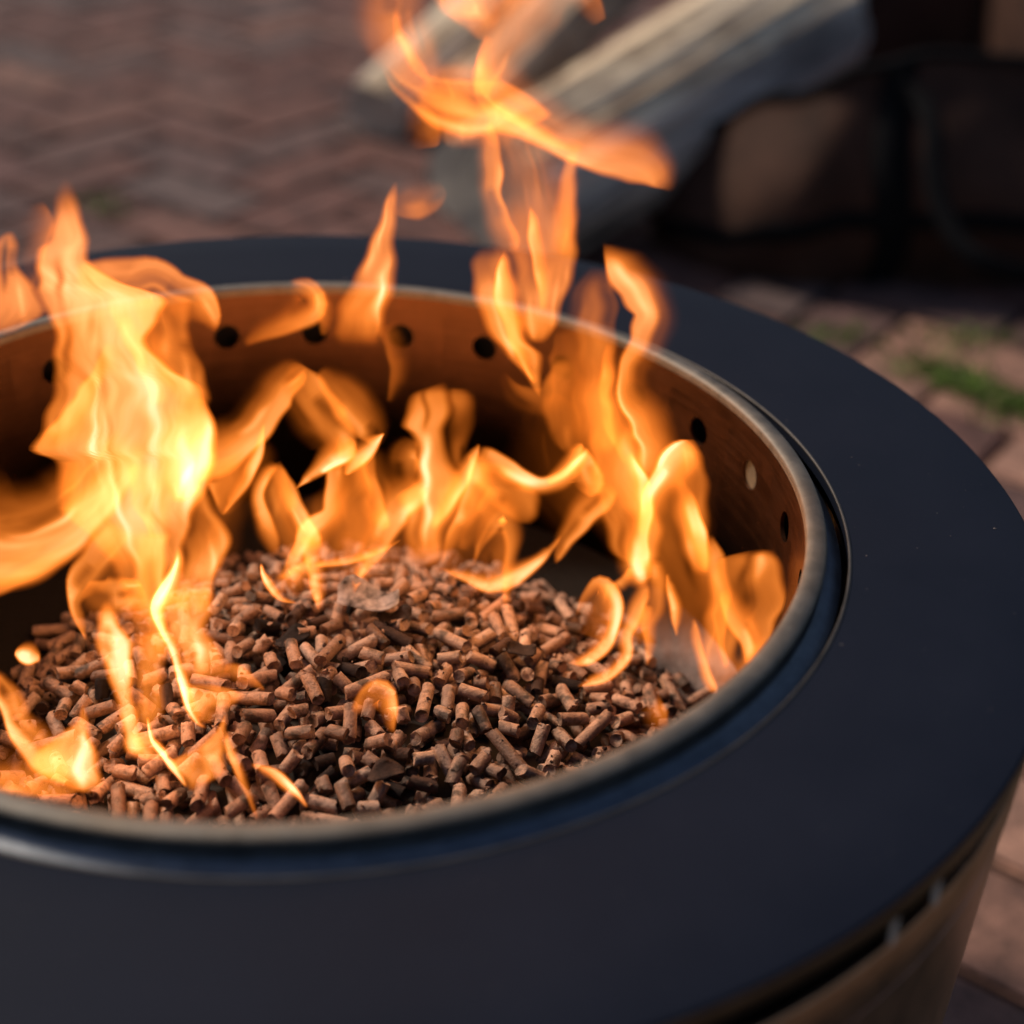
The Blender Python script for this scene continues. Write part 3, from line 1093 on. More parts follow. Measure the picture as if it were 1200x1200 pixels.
# ------------------------------------------------------------------ flames: closed, lens-shaped luminous tongues
def m_flame():
    t = NT('flame')
    t.t.nodes.remove(t.b)
    at = t.n('ShaderNodeAttribute', attribute_name='lum')
    fl = t.n('ShaderNodeAttribute', attribute_name='flow')
    n1 = t.noise(fl.outputs['Vector'], 1.0, 2.5, 0.5, 0.3)
    s = t.ramp(n1, [(0.28, (0.58, 0.58, 0.58)), (0.5, (1.0, 1.0, 1.0)), (0.72, (1.36, 1.36, 1.36))])
    h = t.math('MULTIPLY', at.outputs['Fac'], s)
    c = t.ramp(t.math('MULTIPLY', h, 0.5), [(0.0, (1.0, 0.195, 0.013)), (0.35, (1.0, 0.255, 0.032)), (0.7, (1.0, 0.345, 0.10)), (1.0, (1.0, 0.39, 0.18))])
    em = t.n('ShaderNodeEmission')
    t.l(c, em.inputs['Color'])
    t.l(t.math('MULTIPLY', h, FLAME_GAIN), em.inputs['Strength'])
    tr = t.n('ShaderNodeBsdfTransparent')
    darken = t.ramp(h, [(0.0, (1, 1, 1)), (1.0, (0.97, 0.94, 0.92))])  # sooty gas slightly dims what lies behind
    t.l(darken, tr.inputs['Color'])
    ad = t.n('ShaderNodeAddShader')
    t.l(em.outputs[0], ad.inputs[0])
    t.l(tr.outputs[0], ad.inputs[1])
    t.l(ad.outputs[0], t.out.inputs['Surface'])
    t.m.cycles.emission_sampling = 'NONE'
    return t.m


FLAME_GAIN = 0.60
MF = m_flame()
frnd = random.Random(23)


def cr(p0, p1, p2, p3, t):
    return [0.5 * ((2 * b) + (c - a) * t + (2 * a - 5 * b + 4 * c - d) * t * t + (3 * b - a - 3 * c + d) * t ** 3) for a, b, c, d in zip(p0, p1, p2, p3)]


def ss(x):
    x = min(1.0, max(0.0, x))
    return x * x * (3 - 2 * x)


def sweep(pts):
    sm = []
    for i in range(len(pts) - 1):
        p0, p1, p2, p3 = pts[max(i - 1, 0)], pts[i], pts[i + 1], pts[min(i + 2, len(pts) - 1)]
        ln = math.hypot(p2[0] - p1[0], p2[1] - p1[1])
        k = max(3, int(ln / 5))
        for q in range(k):
            sm.append(cr(p0, p1, p2, p3, q / k))
    sm.append(list(pts[-1]))
    return sm


def stroke_rows(pts, skew):
    """rows (xa, ya, xb, yb, heat, edge a, edge b, crisp side) along a centre line of (x, y, width, heat): one edge of the fold is crisp, the other thins out"""
    sm = sweep(pts)
    m_ = len(sm)
    out = []
    sg = (1 if skew > 0 else -1) if skew else frnd.choice((-1, 1))
    for i, (x, y, wd, ht) in enumerate(sm):
        a, b = sm[max(i - 1, 0)], sm[min(i + 1, m_ - 1)]
        tx, ty = b[0] - a[0], b[1] - a[1]
        l_ = math.hypot(tx, ty) or 1.0
        tx, ty = tx / l_, ty / l_
        wd = max(wd, 1.5)
        lo, hi = (0.58, 0.86) if wd > 9 else (0.52, 0.60)
        wa, wb = (hi, lo) if sg > 0 else (lo, hi)
        out.append((x + ty * wd * wa, y - tx * wd * wa, x - ty * wd * wb, y + tx * wd * wb, (ht * 1.3, ht * 1.3, ht * 1.3), 0, 0, sg))
    return out


def sheet_rows(rows):
    """rows given level by level: (y, x left, x right, heat left, middle, right)"""
    sm = sweep([(r[0], 0.5 * (r[1] + r[2]), r[1], r[2], r[3], r[4], r[5]) for r in rows])
    out = []
    top = max(max(r[3:]) for r in rows)
    for y, xm, xa, xb, ha, hm, hb in sm:
        if xb < xa + 1.5:
            xa, xb = (xa + xb) / 2 - .75, (xa + xb) / 2 + .75
        pad = min(3.0, 0.06 * (xb - xa))
        e = min(0.45, 13.0 / (xb - xa)) if top > 0.5 else 0.5
        out.append((xa - pad, y, xb + pad, y, (max(0, ha), max(0, hm), max(0, hb)), e, e, 0))
    return out


def tongue(parent, Y, rows):
    """one tongue of flame, lens-shaped in section, standing at depth Y inside the bowl"""
    m_ = len(rows)
    wmax = max(math.hypot(r[2] - r[0], r[3] - r[1]) for r in rows)
    K = int(min(54, max(14, wmax / 2.2)))
    tot = sum(math.hypot((p[0] + p[2] - q[0] - q[2]) / 2, (p[1] + p[3] - q[1] - q[3]) / 2) for p, q in zip(rows, rows[1:]))
    # folds of the sheet: thin bright filaments and dim clefts that wander along the flow
    folds = []
    for _ in range(int(min(7, 1 + wmax / 16))):
        folds.append((frnd.uniform(.12, .88), frnd.uniform(.03, .12), frnd.uniform(.008, .024), frnd.uniform(0, 6.28), frnd.uniform(2.2, 7.0), frnd.choice((.62, .5, .4, .3, -.55, -.45, -.4) if wmax > 34 else (.3, .2, .1)), frnd.uniform(-.2, .8) * tot, frnd.uniform(.25, .6) * tot))
    ph = frnd.uniform(0, 6.28)
    sd = frnd.uniform(0, 50)
    V, H, FL = [], [], []
    arc = 0.0
    sheet = not rows[0][7]
    sma = [sum(r[0] for r in rows[max(0, i - 14):i + 15]) / len(rows[max(0, i - 14):i + 15]) for i in range(m_)]
    smb = [sum(r[2] for r in rows[max(0, i - 14):i + 15]) / len(rows[max(0, i - 14):i + 15]) for i in range(m_)]
    for i, (xa, ya, xb, yb, (ha, hm, hb), ea, eb, sg) in enumerate(rows):
        wd = math.hypot(xb - xa, yb - ya)
        if i:
            q = rows[i - 1]
            arc += math.hypot((xa + xb - q[0] - q[2]) / 2, (ya + yb - q[1] - q[3]) / 2)
        fr = i / (m_ - 1)
        ends = ss(min(1.0, fr / 0.10, (1 - fr) / 0.08))
        yy = Y + 0.006 * math.sin(arc * 0.028 + ph) + 0.003 * math.sin(arc * 0.07 + 2 * ph)
        for side in (1, -1):
            for k in range(K + 1):
                a = k / K
                # a ripple along the flow keeps the edges alive
                rp = (0.5 + 0.006 * wd) * (math.sin(arc * 0.045 + ph * 3 + 2.0 * a) + 0.3 * math.sin(arc * 0.10 + ph * 5)) * ends
                rag = min(3.2, 0.05 * wd + 0.4) * ends
                rp += rag * ((1 - a) * math.sin(arc * 0.11 + ph * 7) * math.sin(arc * 0.043 + ph) - a * math.sin(arc * 0.097 + ph * 11) * math.sin(arc * 0.051 + 2 * ph))
                p = at_y(xa + (xb - xa) * a + rp, ya + (yb - ya) * a, yy + 0.0015 * math.sin(7 * a + ph + arc * 0.03))
                d = (p - CAM)
                if math.hypot(p.x, p.y) < 0.97 * S or p.z < GZ - 0.3 * S:
                    # where it would sink into the heap it lies in front of the pellets instead
                    for _ in range(12):
                        if math.hypot(p.x, p.y) > 0.95 * S or p.z > float(mound(p.x, p.y)) + 0.017:
                            break
                        p = p - d * 0.012
                    d = (p - CAM)
                dep = d.dot(FWD)
                th = 0.26 * (min(wd, 90) / 2) * dep / FPX * math.sqrt(max(0.0, 1 - (2 * a - 1) ** 2)) * max(ends, 0.02)
                V.append(p + d.normalized() * (side * (th + 0.00002)))
                h = ha * 2 * (a - .5) * (a - 1) + hm * 4 * a * (1 - a) + hb * 2 * a * (a - .5)
                if sg:
                    q = a if sg > 0 else 1 - a          # 1 = crisp edge
                    cr_ = min(0.30, max(0.14, 6.0 / wd))
                    f = ss((1 - q) / cr_) * (ss(q / (1 - cr_)) ** 1.25 if q < 1 - cr_ else 1.0)
                else:
                    f = ss(a / ea) * ss((1 - a) / eb)
                g = 0.0
                for fa, famp, ffr, fph, fw, fst, f0, fl_ in folds:
                    env = ss((arc - f0) / (0.25 * fl_)) * ss((f0 + fl_ - arc) / (0.35 * fl_))
                    if env > 0.0:
                        af = fa + famp * math.sin(arc * ffr + fph)
                        dd_ = (xa + (xb - xa) * a - sma[i] - (smb[i] - sma[i]) * af) / fw if sheet else (a - af) * wd / fw
                        if abs(dd_) < 3.5:
                            g += fst * env * math.exp(-dd_ * dd_ * (1.0 if fst > 0 else 0.35))
                H.append(max(0.0, h * (0.86 + g)) * f * ends)
                FL.append(((a - .5) * wd / 34.0 + sd, arc / 100.0 + sd * 1.7, side * 0.15 + sd))
    F = []
    R2 = K + 1
    for i in range(m_ - 1):
        for k in range(K):
            a = i * 2 * R2 + k
            b = a + 2 * R2
            F.append((a, a + 1, b + 1, b))
            F.append((a + R2, b + R2, b + R2 + 1, a + R2 + 1))
        for k in (0, K):
            a = i * 2 * R2 + k
            b = a + 2 * R2
            F.append((a, b, b + R2, a + R2) if k == 0 else (a, a + R2, b + R2, b))
    for i in (0, m_ - 1):
        for k in range(K):
            a = i * 2 * R2 + k
            F.append((a, a + R2, a + R2 + 1, a + 1) if i == 0 else (a, a + 1, a + R2 + 1, a + R2))
    me = mesh('tongue', V, F)
    x = me.attributes.new('lum', 'FLOAT', 'POINT')
    x.data.foreach_set('value', H)
    x = me.attributes.new('flow', 'FLOAT_VECTOR', 'POINT')
    x.data.foreach_set('vector', [c for f in FL for c in f])
    me.materials.append(MF)
    return link('tongue', me, None, parent)


def flame(label, Y, strokes):
    made = []
    for s in strokes:
        made.append((s[1], sheet_rows(s[2]) if s[0] == 'H' else stroke_rows(s[3], s[2])))
    low = max((r for _, rows in made for r in rows), key=lambda r: r[1] + r[3])
    root = empty('flame', at_y((low[0] + low[2]) / 2, (low[1] + low[3]) / 2, Y))
    tag(root, label, 'flame', 'flames rising from the pellets')
    inv = Matrix.Translation(-root.location)
    for dy, rows in made:
        o = tongue(root, Y + dy, rows)
        o.data.transform(inv)
    return root


flame('tall broad yellow-white flame at the far left, with the spike left of all', 0.03, [
    ('H', 0, [(207, 70, 84, 0.30, 0.60, 0.33), (225, 63, 91, 0.49, 0.97, 0.67), (250, 61, 97, 0.59, 1.09, 0.78), (280, 56, 103, 0.68, 1.21, 0.78), (292, 42, 105, 0.78, 1.33, 0.89), (310, 40, 110, 0.98, 1.57, 1.00), (330, 40, 145, 0.98, 1.81, 1.00), (350, 46, 196, 0.98, 1.81, 1.00), (372, 58, 186, 0.88, 1.69, 0.89), (400, 62, 172, 0.78, 1.69, 1.12), (430, 62, 200, 0.68, 1.57, 1.23), (452, 62, 236, 0.68, 1.57, 1.12), (480, 54, 246, 0.78, 1.57, 1.23), (505, 49, 249, 0.78, 1.57, 1.45), (528, 40, 252, 0.78, 1.69, 1.45), (540, 62, 254, 0.49, 1.69, 1.45), (560, 64, 250, 0.34, 1.69, 1.45), (590, 66, 236, 0.34, 1.57, 1.23), (612, 84, 224, 0.39, 1.45, 0.89), (640, 112, 216, 0.39, 1.21, 0.67), (680, 136, 214, 0.30, 0.85, 0.56), (720, 150, 200, 0.20, 0.55, 0.22), (750, 160, 186, 0.05, 0.12, 0.06)]),
    ('S', .01, -.2, [(85, 330, 40, 0.47), (120, 332, 56, 0.65), (158, 330, 56, 0.74), (180, 326, 48, 0.84), (206, 342, 44, 0.84), (235, 356, 40, 1.02), (248, 374, 26, 0.84), (250, 390, 8, 0.37)]),
    ('H', .012, [(342, 150, 222, 0.28, 0.47, 0.56), (370, 158, 226, 0.28, 0.42, 0.84), (386, 165, 222, 0.28, 0.37, 0.84), (410, 174, 231, 0.28, 0.56, 0.84), (440, 185, 240, 0.37, 0.74, 0.84), (460, 195, 244, 0.37, 0.65, 0.56), (478, 205, 246, 0.19, 0.28, 0.28)]),
    ('S', -.005, 0, [(140, 340, 30, 0.28), (152, 370, 40, 0.65), (168, 405, 38, 0.74), (182, 440, 34, 0.74), (192, 475, 24, 0.37)]),
    ('S', -.01, 0, [(37, 531, 6, 0.37), (62, 517, 28, 0.84), (92, 492, 42, 0.93), (114, 462, 40, 0.84), (126, 430, 30, 0.47), (132, 400, 20, 0.19)]),
    ('S', -.012, 0, [(222, 462, 30, .35), (220, 492, 60, 1.1), (214, 525, 80, 1.5), (206, 562, 64, 1.35), (204, 590, 22, .5)]),
    ('S', -.012, 0, [(172, 540, 40, 0.37), (178, 580, 52, 0.84), (182, 608, 36, 1.02), (182, 632, 14, 0.47)]),
    ('S', -.005, .15, [(-150, 610, 112, 0.84), (-60, 626, 112, 0.93), (8, 634, 108, 1.02), (52, 622, 88, 1.12), (92, 592, 76, 1.12), (122, 552, 72, 0.93), (150, 505, 60, 0.47)]),
    ('S', 0, .4, [(-90, 690, 40, 0.47), (-20, 682, 40, 0.56), (30, 662, 40, 0.56), (70, 640, 36, 0.37), (100, 612, 20, 0.19)]),
    ('H', .01, [(540, 63, 96, 0.28, 0.33, 0.28), (575, 64, 98, 0.28, 0.33, 0.28), (600, 66, 96, 0.19, 0.23, 0.19)]),
])
flame('short ragged flame cut by the left edge of the picture', 0.05, [
    ('H', 0, [(270, 5, 18, .2, .4, .2), (284, -10, 24, .5, .8, .5), (310, -24, 25, .8, 1.0, .6), (340, -34, 42, .9, 1.1, .8), (364, -34, 52, .8, 1.0, .7), (380, -34, 34, .5, .7, .4), (394, -34, 12, .1, .2, .1)]),
    ('S', 0, 0, [(44, 236, 16, .06), (46, 262, 34, .18), (40, 300, 26, .22), (36, 340, 14, .1)]),
])
flame('arched flame between the tall left flame and the central one', 0.05, [
    ('S', 0, 0, [(220, 534, 70, .7), (254, 530, 58, .9), (282, 514, 46, .9), (304, 490, 40, .8), (322, 461, 42, .8), (346, 438, 34, .5), (358, 428, 12, .2)]),
    ('S', 0, 0, [(343, 424, 10, .3), (350, 444, 40, .7), (364, 466, 52, .9), (381, 492, 50, .9), (396, 518, 40, .9), (398, 542, 20, .4)]),
    ('S', .01, 0, [(376, 430, 14, .15), (398, 458, 40, .45), (420, 486, 48, .55), (436, 508, 30, .4), (440, 524, 10, .2)]),
    ('S', -.01, .3, [(346, 573, 3, .7), (364, 558, 13, 1.3), (385, 540, 24, 1.4), (402, 526, 30, .9), (412, 512, 14, .4)]),
    ('S', -.01, .3, [(404, 557, 6, .6), (420, 536, 24, 1.5), (438, 520, 17, 1.5), (450, 507, 4, .8)]),
    ('S', -.01, .4, [(260, 604, 5, .6), (280, 576, 13, 1.2), (296, 546, 16, 1.3), (305, 520, 12, .9), (309, 496, 6, .4)]),
    ('S', 0, 0, [(258, 536, 50, .4), (266, 562, 48, .6), (264, 590, 26, .4), (262, 604, 8, .15)]),
    ('S', -.005, 0, [(324, 542, 12, .3), (305, 570, 16, 1.0), (306, 596, 18, 1.1), (316, 626, 20, .6), (322, 652, 10, .2)]),
    ('S', -.005, 0, [(322, 542, 14, .4), (336, 576, 24, .9), (349, 608, 26, 1.1), (364, 628, 26, 1.0), (372, 645, 14, .5)]),
    ('S', 0, 0, [(318, 545, 26, .3), (322, 585, 46, .5), (335, 625, 40, .45), (345, 655, 20, .25)]),
    ('S', -.005, 0, [(398, 538, 24, .7), (394, 572, 26, .9), (387, 602, 24, .9), (366, 624, 34, 1.1), (354, 645, 24, 1.0), (342, 668, 20, .7), (326, 680, 10, .3)]),
    ('S', -.005, 0, [(364, 626, 28, .7), (369, 662, 22, .9), (372, 694, 17, .8), (374, 715, 6, .3)]),
    ('S', 0, 0, [(426, 530, 24, .6), (433, 566, 24, .8), (442, 600, 22, .9), (452, 622, 14, .5)]),
    ('S', .005, 0, [(412, 535, 30, .25), (412, 580, 50, .4), (410, 625, 48, .3), (408, 655, 24, .15)]),
])
flame('hooked lick of flame curling onto the pellets below the arched flame', -0.01, [
    ('S', 0, .3, [(306, 660, 4, .8), (310, 677, 10, 1.4), (320, 692, 11, 1.4), (332, 702, 9, 1.0), (348, 706, 4, .4)]),
    ('S', 0, 0, [(366, 662, 8, .5), (396, 659, 11, .9), (424, 653, 11, .8), (452, 642, 8, .4), (470, 632, 4, .2)]),
    ('S', 0, 0, [(322, 676, 10, .3), (340, 682, 26, .6), (356, 668, 24, .6), (366, 650, 10, .3)]),
])
flame('central yellow flame standing in front of the far bowl wall', 0.07, [
    ('H', 0, [(447, 517, 524, .2, .4, .3), (458, 488, 527, .5, .7, .6), (470, 478, 527, .8, .8, .7), (485, 471, 526, .9, .9, .8), (499, 470, 524, .8, 1.0, .7), (508, 481, 524, .8, 1.0, .6), (525, 486, 526, 1.0, .9, .6), (545, 487, 536, 1.3, 1.0, .7), (565, 484, 545, 1.4, 1.1, .7), (580, 466, 545, .9, 1.4, .7), (600, 470, 532, .8, 1.4, .7), (620, 474, 523, .7, 1.1, .8), (640, 472, 521, .4, .7, .8), (655, 470, 520, .2, .4, .4), (666, 478, 512, .05, .1, .05)]),
    ('H', .01, [(454, 524, 548, .3, .4, .2), (470, 523, 557, .4, .45, .35), (490, 522, 558, .3, .25, .4), (510, 522, 554, .3, .25, .4), (526, 524, 550, .4, .45, .35), (548, 530, 546, .2, .3, .2)]),
    ('S', .01, 0, [(484, 514, 16, .2), (474, 538, 34, .42), (478, 560, 24, .25), (486, 572, 8, .1)]),
    ('S', -.005, .3, [(506, 620, 10, .8), (524, 590, 19, 1.2), (541, 562, 21, 1.1), (552, 541, 16, 1.1), (561, 520, 4, .7)]),
    ('S', -.005, .3, [(414, 696, 5, .5), (420, 674, 13, .8), (432, 650, 27, .9), (448, 622, 38, 1.0), (463, 595, 44, 1.1), (482, 576, 40, .9), (496, 562, 20, .5)]),
    ('S', 0, -.2, [(558, 528, 14, .5), (572, 538, 28, .8), (590, 549, 26, 1.0), (611, 561, 22, 1.4), (631, 568, 18, 1.5), (655, 563, 18, 1.2), (675, 546, 16, 1.2), (690, 526, 6, .7)]),
    ('H', .005, [(540, 550, 585, .4, .6, .4), (556, 548, 608, .6, .6, .7), (574, 558, 630, .6, .7, .8), (590, 572, 634, .4, .6, .8), (604, 590, 633, .3, .5, .7), (614, 606, 624, .1, .2, .1)]),
    ('S', -.005, 0, [(556, 530, 18, .5), (560, 555, 28, 1.0), (557, 580, 28, 1.0), (547, 602, 22, 1.0), (532, 626, 17, 1.1), (523, 645, 11, .8), (518, 662, 4, .3)]),
    ('S', 0, 0, [(584, 570, 26, .4), (576, 595, 30, .5), (556, 620, 24, .4), (540, 645, 14, .2)]),
    ('S', -.005, 0, [(554, 662, 4, .4), (564, 636, 13, .7), (577, 612, 22, .8), (590, 600, 26, .9), (599, 622, 20, .8), (598, 650, 14, .7), (594, 682, 14, .6), (592, 712, 7, .3)]),
    ('S', 0, 0, [(578, 620, 30, .2), (578, 650, 40, .25), (580, 672, 24, .15)]),
])
flame('thin horizontal flame skimming the back of the pellet heap', 0.045, [
    ('S', 0, .2, [(516, 665, 4, .4), (544, 676, 14, .8), (574, 683, 24, .9), (602, 675, 26, 1.0), (627, 660, 15, .9), (645, 643, 9, .7), (658, 626, 3, .4)]),
    ('S', 0, .2, [(650, 660, 5, .6), (664, 633, 20, .9), (682, 606, 30, .9), (702, 584, 34, .8), (720, 570, 18, .4)]),
])
flame('tall flame at the right twisting up past the row of holes', 0.0, [
    ('H', 0, [(455, 690, 722, 0, 0, 0), (490, 690, 738, .2, .35, .3), (520, 688, 752, .5, .7, .6), (545, 692, 757, .5, .8, .8), (570, 690, 762, .4, .8, .9), (590, 700, 767, .4, .8, .9), (610, 705, 773, .5, .9, .8), (630, 712, 776, .5, 1.0, .7), (650, 718, 774, .4, 1.1, .6), (664, 734, 768, .4, .9, .4), (680, 742, 766, .2, .5, .2)]),
    ('S', -.005, 0, [(736, 528, 10, .6), (744, 558, 24, 1.2), (752, 590, 30, 1.3), (751, 620, 24, 1.2), (745, 648, 32, 1.3), (748, 672, 32, 1.4), (752, 690, 14, .6)]),
    ('S', -.01, 0, [(815, 516, 6, .4), (804, 530, 38, 1.1), (786, 552, 38, 1.3), (770, 576, 32, 1.3), (760, 602, 26, .9), (754, 630, 14, .4)]),
    ('H', -.005, [(514, 792, 814, .4, .6, .3), (530, 790, 820, .6, .7, .7), (558, 785, 829, .4, .5, .9), (585, 785, 833, .4, .5, .8), (610, 790, 833, .4, .7, .6), (635, 795, 834, .3, .8, .5), (655, 800, 836, .2, .6, .4), (676, 812, 838, .1, .3, .2)]),
    ('S', -.01, 0, [(796, 560, 10, .5), (808, 594, 20, 1.1), (817, 626, 24, 1.3), (823, 652, 18, .8), (826, 672, 8, .3)]),
    ('S', -.005, .2, [(676, 804, 4, .5), (699, 797, 14, 1.0), (720, 788, 14, 1.2), (735, 766, 16, 1.3), (735, 742, 16, 1.3), (744, 720, 18, 1.2), (752, 698, 18, .9), (756, 680, 10, .5)]),
    ('H', 0, [(655, 758, 777, .2, .4, .5), (680, 755, 783, .5, .7, .8), (700, 751, 784, .6, .7, .7), (720, 742, 779, .7, .7, .5), (740, 736, 769, .7, .5, .3), (758, 742, 764, .2, .2, .1)]),
    ('S', 0, 0, [(759, 780, 5, .3), (761, 756, 14, .7), (758, 730, 16, .6), (760, 708, 8, .3)]),
    ('S', 0, 0, [(793, 746, 4, .4), (791, 718, 14, .9), (786, 692, 12, .8), (782, 672, 5, .3)]),
    ('S', .005, 0, [(640, 566, 10, .5), (662, 552, 18, 1.0), (676, 532, 16, .8), (680, 518, 8, .3)]),
    ('S', .005, 0, [(676, 522, 14, .4), (684, 545, 30, 1.2), (691, 566, 32, 1.0), (684, 580, 16, .3)]),
    ('S', .01, .2, [(707, 284, 4, .4), (724, 309, 34, .9), (748, 336, 46, .9), (762, 366, 44, .9), (756, 400, 40, .8), (742, 430, 30, .8), (738, 458, 30, .8), (752, 482, 40, .9), (764, 508, 46, .9), (766, 540, 38, .8), (762, 570, 24, .4)]),
    ('S', .012, 0, [(702, 312, 16, .2), (698, 345, 44, .5), (697, 385, 50, .6), (695, 430, 48, .6), (694, 470, 46, .7), (700, 505, 40, .6), (708, 535, 24, .3)]),
    ('S', .008, 0, [(714, 400, 10, .2), (712, 440, 20, .5), (716, 480, 24, .7), (728, 515, 26, .7), (738, 545, 14, .4)]),
    ('S', .05, 0, [(640, 460, 20, .06), (652, 500, 80, .12), (668, 560, 90, .14), (690, 620, 50, .08)]),
])
flame('dim brownish loop of flame under the far right rim', 0.08, [
    ('S', 0, 0, [(588, 436, 8, .08), (606, 462, 26, .25), (638, 472, 38, .3), (660, 448, 42, .35), (667, 415, 40, .3), (662, 385, 24, .15)]),
    ('S', 0, 0, [(660, 420, 20, .15), (668, 460, 60, .25), (672, 500, 60, .25), (676, 530, 30, .12)]),
])
flame('fan-shaped orange flame against the right bowl wall', -0.02, [
    ('H', 0, [(643, 884, 908, .2, .4, .3), (655, 840, 912, .6, .7, .6), (670, 835, 916, .7, .6, .6), (690, 832, 922, .7, .45, .8), (710, 830, 923, .7, .45, .9), (730, 820, 913, .6, .55, .9), (750, 820, 905, .6, .7, .8), (770, 822, 890, .6, .5, .9), (785, 828, 874, .6, .35, .7), (800, 832, 860, .5, .25, .2), (812, 836, 846, .2, .2, .1)]),
    ('S', -.005, 0, [(812, 725, 6, .3), (816, 745, 12, .7), (824, 775, 14, .9), (834, 802, 14, .8), (840, 816, 5, .3)]),
    ('S', -.005, 0, [(848, 690, 14, .3), (858, 710, 28, .7), (872, 735, 30, .9), (880, 758, 24, .9), (876, 780, 12, .5)]),
    ('S', 0, 0, [(822, 630, 26, .4), (832, 660, 36, .8), (838, 690, 36, .8), (840, 720, 28, .5), (844, 750, 16, .4), (850, 785, 10, .3)]),
])
flame('small curled flame on the pellets just left of the tall twisting one', -0.03, [
    ('S', 0, .2, [(664, 776, 4, .5), (686, 774, 15, 1.1), (707, 758, 19, 1.2), (719, 730, 20, 1.0), (716, 698, 24, .9), (702, 684, 20, .7), (686, 698, 12, .4), (676, 722, 6, .2)]),
    ('S', 0, 0, [(708, 682, 20, .3), (702, 715, 40, .3), (692, 748, 26, .2)]),
    ('S', 0, 0, [(718, 690, 14, .4), (732, 680, 14, .5), (742, 664, 8, .3)]),
])
flame('high flame in front of the far rim below the logs', 0.05, [
    ('H', 0, [(288, 560, 590, 0.24, 0.36, 0.36), (304, 552, 598, 0.60, 0.48, 0.96), (320, 551, 603, 0.72, 0.60, 0.96), (340, 554, 607, 0.96, 0.96, 0.84), (360, 560, 609, 0.96, 0.84, 1.08), (380, 567, 611, 0.96, 0.96, 1.08), (400, 575, 620, 0.60, 1.08, 0.96), (415, 590, 636, 0.48, 1.08, 0.84), (430, 605, 639, 0.84, 1.08, 0.84), (446, 618, 636, 1.08, 0.96, 0.72), (466, 631, 634, 0.72, 0.60, 0.36)]),
    ('S', -.01, 0, [(592, 292, 6, 0.48), (592, 320, 22, 1.32), (590, 345, 26, 1.20), (600, 378, 24, 0.84), (614, 415, 20, 0.84), (628, 450, 8, 0.72)]),
    ('H', .006, [(195, 600, 677, 0.00, 0.00, 0.00), (225, 592, 677, 0.00, 0.10, 0.36), (260, 590, 677, 0.24, 0.48, 0.84), (280, 594, 677, 0.36, 0.60, 0.96), (300, 597, 678, 0.48, 0.60, 0.96), (320, 600, 675, 0.48, 0.84, 0.84), (340, 602, 666, 0.48, 0.96, 0.72), (360, 605, 659, 0.60, 0.96, 0.72), (380, 607, 653, 0.84, 0.96, 0.72), (395, 614, 646, 0.60, 0.72, 0.48), (404, 624, 640, 0.12, 0.24, 0.12)]),
    ('S', 0, 0, [(622, 240, 5, 0.36), (625, 268, 15, 0.96), (630, 300, 18, 0.96), (635, 332, 16, 0.84), (637, 365, 10, 0.36)]),
    ('H', .006, [(176, 662, 680, 0.60, 0.72, 0.60), (205, 656, 678, 0.48, 0.72, 0.72), (240, 648, 677, 0.36, 0.60, 0.72), (275, 642, 677, 0.12, 0.36, 0.36), (300, 640, 676, 0.06, 0.12, 0.12)]),
    ('S', .01, 0, [(572, 140, 14, 0.36), (576, 190, 26, 0.60), (578, 235, 26, 0.60), (590, 275, 30, 0.48), (600, 300, 20, 0.24)]),
])
flame('wing-shaped flame floating highest across the logs', 0.05, [
    ('S', 0, 0, [(448, 66, 18, .2), (478, 94, 40, .6), (510, 112, 66, .8), (546, 120, 80, .95), (586, 122, 68, .95), (622, 138, 56, 1.0), (656, 158, 50, 1.0), (692, 172, 52, .95), (726, 178, 60, .8), (756, 190, 56, .75), (778, 208, 34, .6), (790, 224, 8, .2)]),
    ('H', .004, [(70, 520, 572, 0, 0, 0), (92, 498, 590, .15, .4, .3), (112, 484, 620, .35, .7, .5), (134, 490, 650, .35, .75, .5), (152, 506, 620, .25, .5, .25), (176, 525, 600, 0, 0, 0)]),
    ('S', -.005, 0, [(560, 100, 10, .3), (580, 118, 24, .6), (614, 138, 26, .7), (652, 162, 24, .6), (684, 176, 12, .3)]),
    ('H', .01, [(-30, 480, 585, .3, .6, .4), (0, 506, 588, .4, .9, .6), (20, 522, 584, .4, .9, .5), (36, 545, 578, .2, .5, .2), (48, 558, 572, .05, .1, .05)]),
    ('S', .01, 0, [(656, -40, 60, .5), (618, 8, 66, .6), (594, 50, 54, .5), (578, 92, 48, .5), (568, 120, 24, .2)]),
    ('S', .02, 0, [(440, -30, 40, .3), (444, 20, 46, .45), (462, 60, 44, .45), (490, 92, 30, .3), (510, 108, 12, .1)]),
    ('S', .02, 0, [(486, -30, 36, .3), (482, 25, 40, .42), (494, 66, 36, .4), (512, 98, 18, .2)]),
    ('S', .01, 0, [(572, 40, 10, .2), (566, 75, 22, .4), (572, 110, 30, .4), (580, 140, 16, .2)]),
    ('S', .02, 0, [(680, -30, 30, .35), (690, 0, 32, .35), (706, 26, 16, .12)]),
    ('S', .01, 0, [(486, 120, 20, .15), (496, 150, 40, .35), (500, 175, 24, .15)]),
])
